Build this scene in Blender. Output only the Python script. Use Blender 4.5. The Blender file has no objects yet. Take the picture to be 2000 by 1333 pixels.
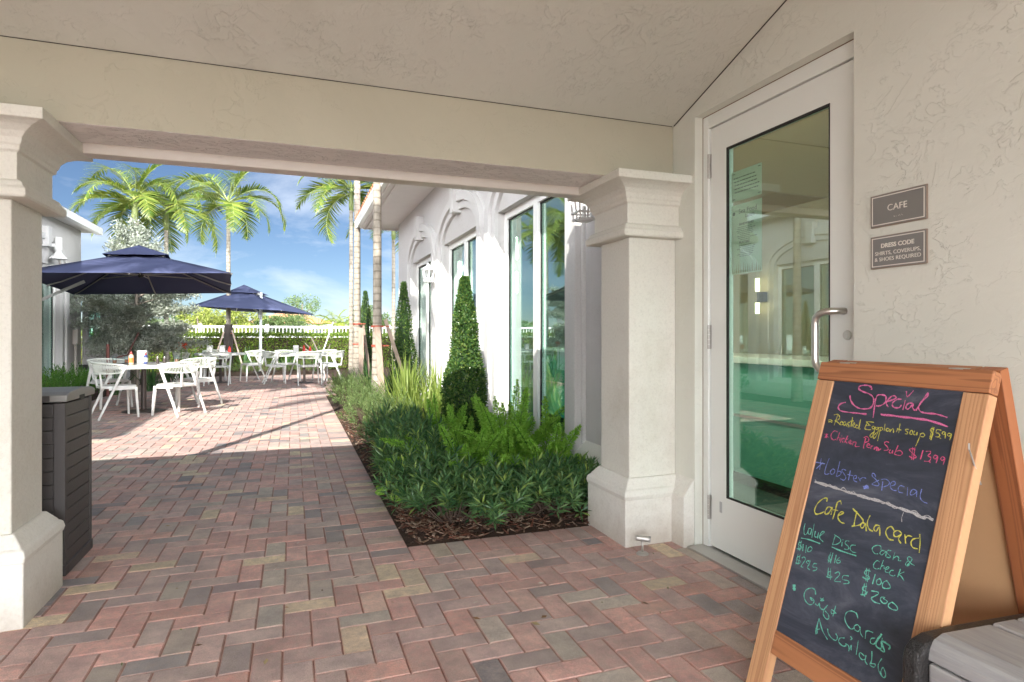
import bpy, math, random
from mathutils import Vector, Matrix, noise
random.seed(7)
PI = math.pi
R = math.radians
D = bpy.data
scene = bpy.context.scene
col = scene.collection

# ------------------------------------------------------------------ helpers
class MB:
    """collects faces for one mesh object"""
    def __init__(s):
        s.v = []; s.f = []; s.m = []; s.c = []
        s.mi = 0
    def add(s, vs, fs, c=None):
        n = len(s.v)
        s.v.extend(vs)
        for f in fs:
            s.f.append(tuple(i + n for i in f)); s.m.append(s.mi)
            if c is not None: s.c.append(c)
    def box(s, x0, x1, y0, y1, z0, z1):
        s.add([(x0,y0,z0),(x1,y0,z0),(x1,y1,z0),(x0,y1,z0),(x0,y0,z1),(x1,y0,z1),(x1,y1,z1),(x0,y1,z1)],
              [(0,3,2,1),(4,5,6,7),(0,1,5,4),(1,2,6,5),(2,3,7,6),(3,0,4,7)])
        return s
    def hexa(s, p):
        s.add([tuple(q) for q in p], [(0,3,2,1),(4,5,6,7),(0,1,5,4),(1,2,6,5),(2,3,7,6),(3,0,4,7)])
        return s
    def bar(s, a, b, w, h, up=(0,0,1), w2=None, h2=None):
        """square bar from a to b: w across, h along up"""
        a = Vector(a); b = Vector(b); d = (b-a).normalized(); up = Vector(up)
        x = d.cross(up)
        if x.length < 1e-5: x = d.cross(Vector((0,1,0)))
        x.normalize(); u = x.cross(d).normalized()
        w2 = w if w2 is None else w2; h2 = h if h2 is None else h2
        P = []
        for c, ww, hh in ((a,w,h),(b,w2,h2)):
            P += [c-x*ww/2-u*hh/2, c+x*ww/2-u*hh/2, c+x*ww/2+u*hh/2, c-x*ww/2+u*hh/2]
        return s.hexa(P)
    def tube(s, pts, r, n=8, cap=True):
        pts = [Vector(p) for p in pts]
        if not hasattr(r, '__len__'): r = [r]*len(pts)
        base = len(s.v); ref = None
        vs = []
        for i, p in enumerate(pts):
            d = (pts[min(i+1,len(pts)-1)] - pts[max(i-1,0)]).normalized()
            if ref is None:
                ref = Vector((0,0,1)) if abs(d.z) < .9 else Vector((1,0,0))
            x = (ref - d*ref.dot(d)).normalized(); ref = x
            y = d.cross(x)
            for k in range(n):
                a = 2*PI*k/n
                vs.append(tuple(p + (x*math.cos(a)+y*math.sin(a))*r[i]))
        fs = []
        for i in range(len(pts)-1):
            for k in range(n):
                fs.append((i*n+k, i*n+(k+1)%n, (i+1)*n+(k+1)%n, (i+1)*n+k))
        if cap:
            fs.append(tuple(range(n-1,-1,-1))); fs.append(tuple((len(pts)-1)*n+k for k in range(n)))
        s.add(vs, fs); return s
    def lathe(s, prof, c=(0,0,0), n=24, ax='z'):
        vs = []
        for (r, h) in prof:
            for k in range(n):
                a = 2*PI*k/n; p = (r*math.cos(a), r*math.sin(a), h)
                if ax == 'x': p = (p[2], p[0], p[1])
                if ax == 'y': p = (p[0], p[2], p[1])
                vs.append((c[0]+p[0], c[1]+p[1], c[2]+p[2]))
        fs = []
        for i in range(len(prof)-1):
            for k in range(n): fs.append((i*n+k, i*n+(k+1)%n, (i+1)*n+(k+1)%n, (i+1)*n+k))
        fs.append(tuple(range(n-1,-1,-1))); fs.append(tuple((len(prof)-1)*n+k for k in range(n)))
        s.add(vs, fs); return s
    def sweep_sq(s, prof, x0, x1, y0, y1):
        """square moulding: prof = (overhang, z) going up, round rectangle x0..x1,y0..y1"""
        vs = []
        for o, z in prof: vs += [(x0-o,y0-o,z),(x1+o,y0-o,z),(x1+o,y1+o,z),(x0-o,y1+o,z)]
        fs = [(3,2,1,0)]
        for i in range(len(prof)-1):
            for k in range(4): fs.append((i*4+k, i*4+(k+1)%4, i*4+4+(k+1)%4, i*4+4+k))
        n = 4*(len(prof)-1); fs.append((n,n+1,n+2,n+3))
        s.add(vs, fs); return s
    def extr(s, poly, axis, d0, d1):
        """extrude 2D polygon along axis"""
        def P(p, d):
            if axis == 'x': return (d, p[0], p[1])
            if axis == 'y': return (p[0], d, p[1])
            return (p[0], p[1], d)
        n = len(poly)
        s.add([P(p,d0) for p in poly]+[P(p,d1) for p in poly],
              [tuple(range(n-1,-1,-1)), tuple(range(n,2*n))] + [(k,(k+1)%n,n+(k+1)%n,n+k) for k in range(n)])
        return s
    def build(s, name, mat, parent=None, smooth=False, bevel=0, seg=2, off=None, recalc=True):
        me = D.meshes.new(name)
        me.from_pydata([tuple(v) for v in s.v], [], s.f)
        mats = mat if isinstance(mat, (list, tuple)) else [mat]
        for m in mats: me.materials.append(m)
        if len(mats) > 1: me.polygons.foreach_set('material_index', s.m)
        if s.c:
            at = me.attributes.new('tint', 'FLOAT_COLOR', 'FACE')
            at.data.foreach_set('color', [x for c in s.c for x in (c[0],c[1],c[2],1)])
        if recalc:
            import bmesh
            bm = bmesh.new(); bm.from_mesh(me); bmesh.ops.recalc_face_normals(bm, faces=bm.faces); bm.to_mesh(me); bm.free()
        if smooth: me.polygons.foreach_set('use_smooth', [True]*len(me.polygons))
        o = D.objects.new(name, me); col.objects.link(o)
        if parent is not None:
            o.parent = parent
            if off is None: off = parent.get('_w', None)
            if off is not None: o.location = (-off[0], -off[1], -off[2])
        if bevel:
            b = o.modifiers.new('bevel', 'BEVEL'); b.width = bevel; b.segments = seg; b.limit_method = 'ANGLE'; b.angle_limit = R(35)
            b.harden_normals = False
        return o

def tag(o, label=None, cat=None, group=None, kind=None):
    if label: o['label'] = label
    if cat: o['category'] = cat
    if group: o['group'] = group
    if kind: o['kind'] = kind
    return o
EMP = []
def thing(name, label, cat, loc=(0,0,0), rz=0, group=None, world=True):
    o = D.objects.new(name, None); col.objects.link(o)
    o.empty_display_size = .1
    o.location = loc; o.rotation_euler = (0,0,rz)
    if world: o['_w'] = list(loc)      # children authored in world coordinates
    EMP.append(o)
    return tag(o, label, cat, group)
KIDS = {}
def kids(o): return [c for c in D.objects if c.parent == o]
def copy_tree(o, parent=None, K=None):
    if K is None:
        K = {}
        for q in D.objects:
            if q.parent: K.setdefault(q.parent.name, []).append(q)
    c = o.copy(); col.objects.link(c)
    if parent is not None: c.parent = parent
    for ch in K.get(o.name, []): copy_tree(ch, c, K)
    return c
_used = set()
def place(proto, loc, rz=0, sc=1.0, label=None, group=None, cat=None):
    """first call moves the prototype itself, later ones copy it"""
    if proto.name in _used: o = copy_tree(proto)
    else: o = proto; _used.add(proto.name)
    o.location = loc; o.rotation_euler = (0,0,rz)
    o.scale = (sc,sc,sc) if not hasattr(sc,'__len__') else sc
    return tag(o, label, cat, group)

# ------------------------------------------------------------------ materials
class NT:
    def __init__(s, name):
        s.mat = D.materials.new(name); s.mat.use_nodes = True
        s.t = s.mat.node_tree; s.n = s.t.nodes; s.b = s.n['Principled BSDF']
        s.out = s.n['Material Output']
    def new(s, typ, **kw):
        n = s.n.new('ShaderNode'+typ)
        for k, v in kw.items():
            if k.startswith('_'): setattr(n, k[1:], v)
            else: n.inputs[k.replace('__',' ')].default_value = v
        return n
    def L(s, a, b): s.t.links.new(a, b)
    def coord(s, scale=(1,1,1), kind='Object'):
        tc = s.new('TexCoord'); mp = s.new('Mapping'); s.L(tc.outputs[kind], mp.inputs[0]); mp.inputs['Scale'].default_value = scale
        return mp.outputs[0]
    def noise(s, vec, scale, detail=4, rough=.5, dist=0):
        n = s.new('TexNoise', Scale=scale, Detail=detail, Roughness=rough, Distortion=dist); s.L(vec, n.inputs['Vector']); return n.outputs['Fac']
    def ramp(s, fac, stops, mode='LINEAR'):
        r = s.new('ValToRGB'); r.color_ramp.interpolation = mode
        e = r.color_ramp.elements
        while len(e) < len(stops): e.new(.5)
        for i,(p,c) in enumerate(stops):
            e[i].position = p; e[i].color = tuple(c)+(1,) if len(c)==3 else c
        s.L(fac, r.inputs[0]); return r.outputs[0]
    def mix(s, fac, a, b, blend='MIX'):
        m = s.new('Mix', _data_type='RGBA', _blend_type=blend)
        for x, i in ((fac,0),(a,6),(b,7)):
            if hasattr(x,'links'): s.L(x, m.inputs[i])
            else: m.inputs[i].default_value = x if not hasattr(x,'__len__') else (tuple(x)+(1,))[:4]
        return m.outputs[2]
    def math(s, op, a, b=0):
        m = s.new('Math', _operation=op)
        for x, i in ((a,0),(b,1)):
            if hasattr(x,'links'): s.L(x, m.inputs[i])
            else: m.inputs[i].default_value = x
        return m.outputs[0]
    def bump(s, h, dist, strength=1.0, chain=None):
        b = s.new('Bump', Strength=strength, Distance=dist); s.L(h, b.inputs['Height'])
        if chain is not None: s.L(chain, b.inputs['Normal'])
        return b.outputs[0]
    def setc(s, c):
        if hasattr(c,'links'): s.L(c, s.b.inputs['Base Color'])
        else: s.b.inputs['Base Color'].default_value = tuple(c)+(1,)
    def rough(s, r):
        if hasattr(r,'links'): s.L(r, s.b.inputs['Roughness'])
        else: s.b.inputs['Roughness'].default_value = r

def plain(name, c, rough=.5, metal=0, var=.06, bump=0, bscale=80, spec=.5):
    m = NT(name); v = m.coord()
    n = m.noise(v, 3.5, 5, .6)
    m.setc(m.mix(n, [x*(1-var) for x in c], [min(1,x*(1+var)) for x in c]))
    m.rough(rough); m.b.inputs['Metallic'].default_value = metal
    m.b.inputs['Specular IOR Level'].default_value = spec
    if bump: m.L(m.bump(m.noise(v, bscale, 3), bump), m.b.inputs['Normal'])
    return m.mat

def stucco(name, c, kind='wall', amt=.004, var=.05, scale=1.0, dirt=0.0, soft=.25):
    m = NT(name)
    st = (1,1,1)
    v = m.coord(st)
    big = m.noise(v, 1.1*scale, 4, .6)
    cc = m.mix(big, [x*(1-var) for x in c], [min(1,x*(1+var)) for x in c])
    # knock-down texture: flat plateaus with torn ridges between them
    # overlapping thin sheets of plaster: one-sided ragged steps that fade in and out
    k1 = m.ramp(m.noise(m.coord((1,.8,1)), 6.5*scale, 9, .60, .7), [(.492,(0,0,0)),(.506,(1,1,1))])
    k2 = m.ramp(m.noise(m.coord((1.1,1,1.3)), 12*scale, 8, .58, .5), [(.515,(0,0,0)),(.530,(1,1,1))])
    mask = m.ramp(m.noise(v, 2.6*scale, 4, .6), [(.44,(0,0,0)),(.66,(1,1,1))])
    mask2 = m.ramp(m.noise(m.coord((1,1.3,.9)), 3.9*scale, 4, .6), [(.48,(0,0,0)),(.66,(1,1,1))])
    rr = m.math('ADD', m.math('MULTIPLY', k1, mask), m.math('MULTIPLY', k2, mask2))
    fine = m.noise(v, 60*scale, 4, .6)
    pl = m.noise(v, 6*scale, 5, .6, .4)
    streak = m.ramp(m.noise(m.coord((1,.5,1)), .55, 6, .65, .6), [(.35,(.93,.925,.91)),(.55,(1,1,1)),(.75,(1.03,1.025,1.02))])
    if kind == 'rough':      # torn open finish
        tear = m.noise(m.coord((.5,1,1)), 15*scale, 5, .65, 1.2)
        t2 = m.ramp(m.math('ABSOLUTE', m.math('SUBTRACT', tear, .5)), [(0,(0,0,0)),(.022,(1,1,1))])
        nrm = m.bump(t2, amt*1.6); nrm = m.bump(fine, amt*.5, chain=nrm)
        cc = m.mix(m.math('MULTIPLY', m.math('SUBTRACT', 1.0, t2), .30), cc, [x*.5 for x in c])
    elif kind == 'fine':
        cc = m.mix(1.0, cc, m.ramp(m.noise(v, 75, 5, .75), [(.34,(.90,.895,.89)),(.46,(.985,.985,.985)),(.6,(1.02,1.02,1.02))]), 'MULTIPLY'); nrm = m.bump(fine, amt*.7); nrm = m.bump(m.noise(v, 14*scale, 4, .6), amt, chain=nrm)
    else:
        nrm = m.bump(rr, amt, .8); nrm = m.bump(pl, amt*soft*6, .7, nrm); cc = m.mix(1.0, cc, streak, 'MULTIPLY'); nrm = m.bump(fine, amt*.15, 1, nrm)
    if dirt:
        sp = m.coord()
        blot = m.ramp(m.noise(v, 2.1, 7, .72), [(.30,(.90,.885,.86)),(.48,(1,1,1)),(.72,(1.02,1.02,1.02))]); cc = m.mix(1.0, cc, blot, 'MULTIPLY')
        sx = m.new('SeparateXYZ'); m.L(sp, sx.inputs[0])
        d = m.ramp(m.math('ADD', sx.outputs[2], m.math('MULTIPLY', m.noise(v, 8, 6, .75), .22)), [(.08,(1,1,1)),(.30,(0,0,0))])
        cc = m.mix(m.math('MULTIPLY', d, dirt), cc, (.30,.24,.18))
    m.setc(cc); m.rough(.78); m.b.inputs['Specular IOR Level'].default_value = .3
    m.L(nrm, m.b.inputs['Normal'])
    return m.mat

def leafmat(name, c1, c2, trans=.35, rough=.45, c3=None):
    m = NT(name)
    g = m.new('NewGeometry')
    st = [(0,c1),(1,c2)] if c3 is None else [(0,c1),(.82,c2),(1,c3)]
    cc = m.ramp(g.outputs['Random Per Island'], st)
    m.setc(cc); m.rough(rough); m.b.inputs['Specular IOR Level'].default_value = .35
    tr = m.new('BsdfTranslucent')
    m.L(m.mix(1.0, cc, (1.0,1.15,.5), 'MULTIPLY'), tr.inputs[0])
    mx = m.new('MixShader'); mx.inputs[0].default_value = trans
    m.L(m.b.outputs[0], mx.inputs[1]); m.L(tr.outputs[0], mx.inputs[2]); m.L(mx.outputs[0], m.out.inputs[0])
    return m.mat

def glassmat(name, tint=(.75,.95,.88), base=.10, boost=1.0, rough=0.0):
    m = NT(name); m.n.remove(m.b)
    g = m.new('BsdfGlossy'); g.inputs['Roughness'].default_value = rough; g.inputs[0].default_value = (.92,.97,.96,1)
    t = m.new('BsdfTransparent'); t.inputs[0].default_value = tuple(tint)+(1,)
    # Schlick reflectance, the same from both sides of the pane
    ge = m.new('NewGeometry'); vm = m.new('VectorMath', _operation='DOT_PRODUCT'); m.L(ge.outputs['Incoming'], vm.inputs[0]); m.L(ge.outputs['Normal'], vm.inputs[1])
    q = m.math('SUBTRACT', 1.0, m.math('ABSOLUTE', vm.outputs['Value']))
    fac = m.math('MINIMUM', m.math('ADD', m.math('MULTIPLY', m.math('POWER', q, 5.0), boost*(1-base)), base), .95)
    mx = m.new('MixShader'); m.L(fac, mx.inputs[0]); m.L(t.outputs[0], mx.inputs[1]); m.L(g.outputs[0], mx.inputs[2])
    m.L(mx.outputs[0], m.out.inputs[0])
    return m.mat

def woodmat(name, axis, c1=(.50,.25,.10), c2=(.20,.065,.02), sc=1.0, fine=120):
    """strong soft-wood grain running along axis ('x','y','z')"""
    m = NT(name)
    s = {'x':(.016,1,1),'y':(1,.016,1),'z':(.08,1,.016)}[axis]
    v = m.coord(s)
    w = m.noise(v, 15*sc, 2, .45, .15)
    bands = m.math('FRACT', m.math('MULTIPLY', w, 17.0))
    lines = m.ramp(bands, [(0,c1),(.5,[.85*a+.15*b for a,b in zip(c1,c2)]),(.84,[.35*a+.65*b for a,b in zip(c1,c2)]),(.93,[.5*a+.5*b for a,b in zip(c1,c2)]),(1,c1)])
    f = m.noise(v, fine*sc, 4, .7)
    cc = m.mix(m.math('MULTIPLY', f, .35), lines, [x*1.25 for x in c1])
    m.setc(cc); m.rough(.55)
    m.L(m.bump(bands, .0006), m.b.inputs['Normal'])
    return m.mat

M = {}
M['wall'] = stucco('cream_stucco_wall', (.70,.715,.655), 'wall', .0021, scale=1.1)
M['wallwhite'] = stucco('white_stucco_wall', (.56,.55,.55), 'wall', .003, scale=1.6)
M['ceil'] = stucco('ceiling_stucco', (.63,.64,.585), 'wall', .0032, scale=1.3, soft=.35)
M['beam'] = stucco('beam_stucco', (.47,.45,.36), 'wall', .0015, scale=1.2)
M['rough'] = stucco('torn_stucco', (.90,.87,.85), 'rough', .0016)
M['column'] = stucco('column_stucco', (.70,.69,.63), 'fine', .0034, dirt=.4)
M['plinth'] = stucco('plinth_stucco', (.75,.745,.70), 'fine', .003, dirt=.55)
M['trimwhite'] = stucco('smooth_white_moulding', (.58,.575,.57), 'fine', .001)
M['metalgrey'] = plain('grey_painted_metal', (.62,.57,.52), .45)
M['whitepaint'] = plain('white_painted_metal', (.80,.83,.80), .35, var=.02)
M['whitealu'] = plain('white_aluminium_frame', (.82,.82,.80), .35, var=.02)
M['black'] = plain('black_rubber', (.012,.012,.012), .6)
M['dark'] = plain('dark_gap', (.05,.045,.04), .9)
M['steel'] = plain('brushed_steel', (.62,.60,.57), .32, 1.0, var=.04)
M['galv'] = plain('galvanised_steel', (.55,.54,.52), .5, 1.0, var=.12)
M['doorglass'] = glassmat('door_glass', (.80,.94,.88), .17, 1.0)
M['winglass'] = glassmat('window_glass', (.62,.86,.80), .26, 1.0)
M['soffit'] = plain('soffit_white', (.80,.78,.77), .6, bump=.001, bscale=40)
M['gutter'] = plain('white_gutter', (.82,.83,.83), .35, var=.02)
M['tile'] = plain('terracotta_roof_tile', (.42,.17,.09), .7, var=.25)
M['sconce'] = plain('white_lamp_metal', (.80,.80,.79), .3, var=.02)
# ------------------------------------------------------------------ world, sun, camera
SX, SY, SZ = .60, 1.31, 1.0          # direction the sunlight travels (down along -z)
sl = math.sqrt(SX*SX+SY*SY+SZ*SZ)
elev = math.asin(SZ/sl)
az = math.atan2(-SX, -SY)            # compass direction towards the sun, clockwise from +Y
w = D.worlds.new('World'); scene.world = w; w.use_nodes = True
nt = w.node_tree; bg = nt.nodes['Background']
sky = nt.nodes.new('ShaderNodeTexSky'); sky.sky_type = 'NISHITA'; sky.sun_disc = False
sky.sun_elevation = elev; sky.sun_rotation = az
sky.air_density = .75; sky.dust_density = .15; sky.ozone_density = 3.5
tc = nt.nodes.new('ShaderNodeTexCoord'); mp = nt.nodes.new('ShaderNodeMapping'); mp.inputs['Scale'].default_value = (1,1,3.2)
mp.inputs['Location'].default_value = (.35,.1,.2)
nz = nt.nodes.new('ShaderNodeTexNoise'); nz.inputs['Scale'].default_value = 2.6; nz.inputs['Detail'].default_value = 8; nz.inputs['Roughness'].default_value = .6; nz.inputs['Distortion'].default_value = .4
rp = nt.nodes.new('ShaderNodeValToRGB'); rp.color_ramp.elements[0].position = .46; rp.color_ramp.elements[1].position = .76
rp.color_ramp.elements[1].color = (.75,.75,.75,1)
mx = nt.nodes.new('ShaderNodeMix'); mx.data_type = 'RGBA'
nt.links.new(tc.outputs['Generated'], mp.inputs[0]); nt.links.new(mp.outputs[0], nz.inputs[0]); nt.links.new(nz.outputs['Fac'], rp.inputs[0])
nt.links.new(rp.outputs[0], mx.inputs[0]); nt.links.new(sky.outputs[0], mx.inputs[6]); mx.inputs[7].default_value = (11.5,12.2,13.2,1)
# added bank of bright cloud, unseen behind the viewer, to light the porch
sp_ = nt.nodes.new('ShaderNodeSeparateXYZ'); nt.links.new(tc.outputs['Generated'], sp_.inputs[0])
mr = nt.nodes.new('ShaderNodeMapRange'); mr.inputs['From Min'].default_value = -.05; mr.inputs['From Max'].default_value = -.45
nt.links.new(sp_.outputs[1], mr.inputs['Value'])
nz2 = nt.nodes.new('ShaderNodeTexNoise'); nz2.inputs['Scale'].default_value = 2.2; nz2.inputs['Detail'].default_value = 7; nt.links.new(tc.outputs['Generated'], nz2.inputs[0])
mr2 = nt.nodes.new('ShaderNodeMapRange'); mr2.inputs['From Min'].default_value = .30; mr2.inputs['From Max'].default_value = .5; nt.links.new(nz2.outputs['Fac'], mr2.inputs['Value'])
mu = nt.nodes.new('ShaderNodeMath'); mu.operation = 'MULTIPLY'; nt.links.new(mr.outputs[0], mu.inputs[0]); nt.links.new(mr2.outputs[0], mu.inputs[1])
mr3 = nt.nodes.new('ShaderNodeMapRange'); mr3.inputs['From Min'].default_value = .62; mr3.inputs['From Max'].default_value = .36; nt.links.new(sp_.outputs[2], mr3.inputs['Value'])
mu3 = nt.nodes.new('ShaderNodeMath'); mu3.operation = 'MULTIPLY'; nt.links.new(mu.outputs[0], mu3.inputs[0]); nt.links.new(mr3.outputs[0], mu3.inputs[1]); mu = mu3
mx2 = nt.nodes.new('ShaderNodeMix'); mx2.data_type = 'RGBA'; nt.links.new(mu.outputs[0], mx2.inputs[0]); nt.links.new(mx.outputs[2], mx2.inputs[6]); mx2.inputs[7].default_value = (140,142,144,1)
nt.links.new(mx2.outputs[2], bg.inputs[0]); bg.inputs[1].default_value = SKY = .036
ld = D.lights.new('sun', 'SUN'); ld.energy = 3.3; ld.angle = R(.55); ld.color = (1,.96,.87)
lo = D.objects.new('sun', ld); col.objects.link(lo)
lo.rotation_euler = Vector((SX,SY,-SZ)).to_track_quat('-Z','Y').to_euler(); lo.location = (-6,-13,12)

cd = D.cameras.new('camera'); co = D.objects.new('camera', cd); col.objects.link(co); scene.camera = co
cd.sensor_width = 36; cd.lens = 1190/2000*36; cd.shift_y = -11.5/2000; cd.clip_end = 600; cd.clip_start = .02
co.location = (0,0,1.2); co.rotation_euler = (R(90), 0, -math.atan(427/1190))
scene.view_settings.view_transform = 'Standard'; scene.view_settings.look = 'None'; scene.view_settings.exposure = EXPO = 1.64
scene.render.engine = 'CYCLES'
scene.cycles.max_bounces = 12; scene.cycles.diffuse_bounces = 7; scene.cycles.transparent_max_bounces = 24
scene.cycles.glossy_bounces = 4; scene.cycles.caustics_reflective = False; scene.cycles.caustics_refractive = False
scene.cycles.use_denoising = True

# ------------------------------------------------------------------ ground
g = MB(); g.add([(-150,-60,-.05),(150,-60,-.05),(150,260,-.05),(-150,260,-.05)], [(0,1,2,3)])
m = NT('soil_and_grass'); v = m.coord()
m.setc(m.ramp(m.noise(v, .8, 6, .7), [(.3,(.06,.075,.03)),(.7,(.11,.12,.06))])); m.rough(.95)
tag(g.build('ground', m.mat), kind='structure')

# joint sand under the pavers
m = NT('joint_sand'); v = m.coord()
m.setc(m.ramp(m.noise(v, 9, 5, .7), [(.3,(.13,.065,.05)),(.5,(.27,.13,.10)),(.7,(.36,.22,.17))])); m.rough(.95)
g = MB()
g.box(-4.42,.61,-6,19.6,-.045,-.0058); g.box(.61,2.36,-6,3.45,-.045,-.006); g.box(.61,1.0,12.65,19.6,-.045,-.0059)
tag(g.build('joint_sand', m.mat), kind='structure')

# herringbone pavers, each its own bevelled block with its own colour
PA = .108
pal = [((.31,.155,.135),5),((.37,.19,.165),4),((.27,.155,.14),6),((.22,.165,.155),5),((.085,.085,.10),2),((.23,.205,.175),4),((.36,.29,.18),2),((.25,.165,.155),6),((.14,.13,.135),3),((.33,.15,.12),2)]
bag = [c for c,n in pal for _ in range(n)]
pv = MB()
def paver(x0,x1,y0,y1):
    if x1-x0 < .02 or y1-y0 < .02: return
    c = random.choice(bag); c2 = random.choice(bag); k = random.uniform(0,.35)
    s = random.uniform(.88,1.13)*2.25; c = [(a*(1-k)+b*k)*s for a,b in zip(c,c2)]; g0 = sum(c)/3; c = tuple(a*.78+g0*.22 for a in c)
    g_ = .0017; ch = .0042; h = random.uniform(-.0012,.0012)
    tx = random.uniform(-.004,.004); ty = random.uniform(-.004,.004); cx=(x0+x1)/2; cy=(y0+y1)/2
    x0+=g_; x1-=g_; y0+=g_; y1-=g_
    def Z(x,y,z): return (x,y,z+h+(x-cx)*tx+(y-cy)*ty)
    vs = [Z(x0,y0,-.012),Z(x1,y0,-.012),Z(x1,y1,-.012),Z(x0,y1,-.012),
          Z(x0,y0,-ch),Z(x1,y0,-ch),Z(x1,y1,-ch),Z(x0,y1,-ch),
          Z(x0+ch,y0+ch,0),Z(x1-ch,y0+ch,0),Z(x1-ch,y1-ch,0),Z(x0+ch,y1-ch,0)]
    fs = []; ed = tuple(a*.5+b*.5 for a,b in zip(c,(.46,.20,.155)))
    for k in range(4):
        fs.append((4+k,4+(k+1)%4,8+(k+1)%4,8+k)); fs.append((k,(k+1)%4,4+(k+1)%4,4+k))
    pv.add(vs, [(8,9,10,11)], c); n0 = len(pv.v)-12
    for f_ in fs: pv.f.append(tuple(q+n0 for q in f_)); pv.m.append(0); pv.c.append(ed)
BX = .61-2*PA; BY = 3.45-2*PA
def field(x0,x1,y0,y1):
    if y1 <= -5 or y0 >= 19.4: return
    x0=max(x0,-4.38)
    if x1 <= x0: return
    if y0 >= 12.65 or y1 <= BY:
        xr = 2.205 if y1 <= BY else 1.0
        if x0 < xr: paver(x0, min(x1,xr), y0, y1)
        return
    if x0 < BX-.001: paver(x0, min(x1,BX), y0, y1)
    if x1 > BX+.001 and y0 < BY: paver(max(x0,BX), min(x1,2.205), y0, BY)
OX, OY = BX-PA*40, BY-PA*100
for j in range(0,260):
    for i in range(-6,64):
        k = (i+j) % 4; x = OX+i*PA; y = OY+j*PA
        if k == 0: field(x, x+2*PA, y, y+PA)
        elif k == 2: field(x, x+PA, y, y+2*PA)
y = BY
while y < 12.65: paver(BX, .61, y, y+PA); y += PA
x = .61
while x < 2.2: paver(x, x+PA, BY, 3.45); x += PA
m = NT('concrete_pavers'); v = m.coord()
at = m.new('Attribute', _attribute_name='tint')
n1 = m.noise(v, 26, 6, .75); n2 = m.noise(v, 7, 4, .6); n3 = m.noise(v, 240, 3, .7)
c = m.mix(m.ramp(n1, [(.35,(0,0,0)),(.70,(.75,.75,.75))]), at.outputs['Color'], (.36,.31,.28))
c = m.mix(m.ramp(m.noise(v, 420, 2, .5), [(.62,(0,0,0)),(.70,(.5,.5,.5))]), c, (.08,.07,.065))
c = m.mix(m.ramp(m.noise(v, 1.3, 7, .75), [(.52,(0,0,0)),(.70,(.30,.30,.30))]), c, (.42,.38,.34))
c = m.mix(1.0, c, m.ramp(n3, [(.25,(.72,.72,.72)),(.7,(1.18,1.18,1.18))]), 'MULTIPLY')
c = m.mix(1.0, c, m.ramp(n2, [(.3,(.78,.79,.80)),(.7,(1.16,1.14,1.12))]), 'MULTIPLY')
m.setc(c); m.rough(.72); m.b.inputs['Specular IOR Level'].default_value = .35
m.L(m.bump(n3, .0009, 1, m.bump(n1, .0016)), m.b.inputs['Normal'])
tag(pv.build('pavement', m.mat, recalc=False), kind='structure')

tag(MB().box(-30,30,-40,-5.02,-.04,-.004).build('bounce_forecourt', plain('pale_bounce_concrete', (.60,.57,.52), .85)), kind='structure')  # unseen pale ground, added to bounce sunlight into the porch
# ------------------------------------------------------------------ planting bed soil with mulch
def bedsheet(name, x0,x1,y0,y1, mat, z=-.01, amp=.03, step=.08):
    nx = max(2,int((x1-x0)/step)); ny = max(2,int((y1-y0)/step))
    b = MB(); vs=[]
    for j in range(ny+1):
        for i in range(nx+1):
            x=x0+(x1-x0)*i/nx; y=y0+(y1-y0)*j/ny
            e=min(i,nx-i,j,ny-j)/2; e=min(1,e)
            vs.append((x,y,z+e*(.02+amp*noise.noise(Vector((x*4,y*4,3))))))
    b.add(vs,[(j*(nx+1)+i,j*(nx+1)+i+1,(j+1)*(nx+1)+i+1,(j+1)*(nx+1)+i) for j in range(ny) for i in range(nx)])
    return tag(b.build(name, mat, smooth=True, recalc=False), kind='structure')
m = NT('mulch_soil'); v = m.coord()
m.setc(m.ramp(m.noise(v, 45, 6, .8), [(.3,(.018,.011,.008)),(.55,(.06,.032,.02)),(.75,(.15,.09,.06))])); m.rough(.95)
m.L(m.bump(m.noise(v, 60, 5, .8), .012), m.b.inputs['Normal'])
M['mulch'] = m.mat
bedsheet('planting_bed', .612, 2.14, 3.452, 12.65, M['mulch'])
bedsheet('rear_planting_bed', 1.002, 6.0, 12.66, 24.5, M['mulch'], step=.2)
bedsheet('hedge_bed', -8, .999, 19.61, 24.5, M['mulch'], step=.2)
bedsheet('side_planting_bed', -4.40, -3.45, 4.0, 19.5, M['mulch'], z=.004, step=.12)
ch = MB()
for i in range(3800):
    if i < 2600: x = random.uniform(.63,1.9); y = random.uniform(3.47,4.6) if random.random()<.75 else random.uniform(4.6,7)
    else: x = random.uniform(.62,.95); y = random.uniform(3.6,10)
    L = random.uniform(.008,.034); W = random.uniform(.003,.009); a = random.uniform(0,PI); t = random.uniform(-.5,.5)
    d = Vector((math.cos(a)*math.cos(t),math.sin(a)*math.cos(t),math.sin(t))); s_ = Vector((-math.sin(a),math.cos(a),random.uniform(-.4,.4)))
    z = .018+.03*noise.noise(Vector((x*4,y*4,3)))+random.uniform(0,.008)
    if x < .7 or y < 3.54: z = .006+random.uniform(0,.006)
    p = Vector((x,y,z)); k = random.choice([(.06,.025,.015),(.11,.05,.03),(.19,.12,.08),(.03,.018,.012),(.26,.19,.14),(.14,.05,.03)])
    u = d.cross(s_).normalized()*.002
    P = [p-d*L-s_*W-u,p+d*L-s_*W*.6-u,p+d*L+s_*W*.6-u,p-d*L+s_*W-u,p-d*L-s_*W+u,p+d*L-s_*W*.6+u,p+d*L+s_*W*.6+u,p-d*L+s_*W+u]
    ch.add([tuple(q) for q in P], [(4,5,6,7),(0,1,5,4),(1,2,6,5),(2,3,7,6),(3,0,4,7)], k)
m = NT('mulch_chips'); at = m.new('Attribute', _attribute_name='tint'); m.setc(at.outputs['Color']); m.rough(.85)
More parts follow.
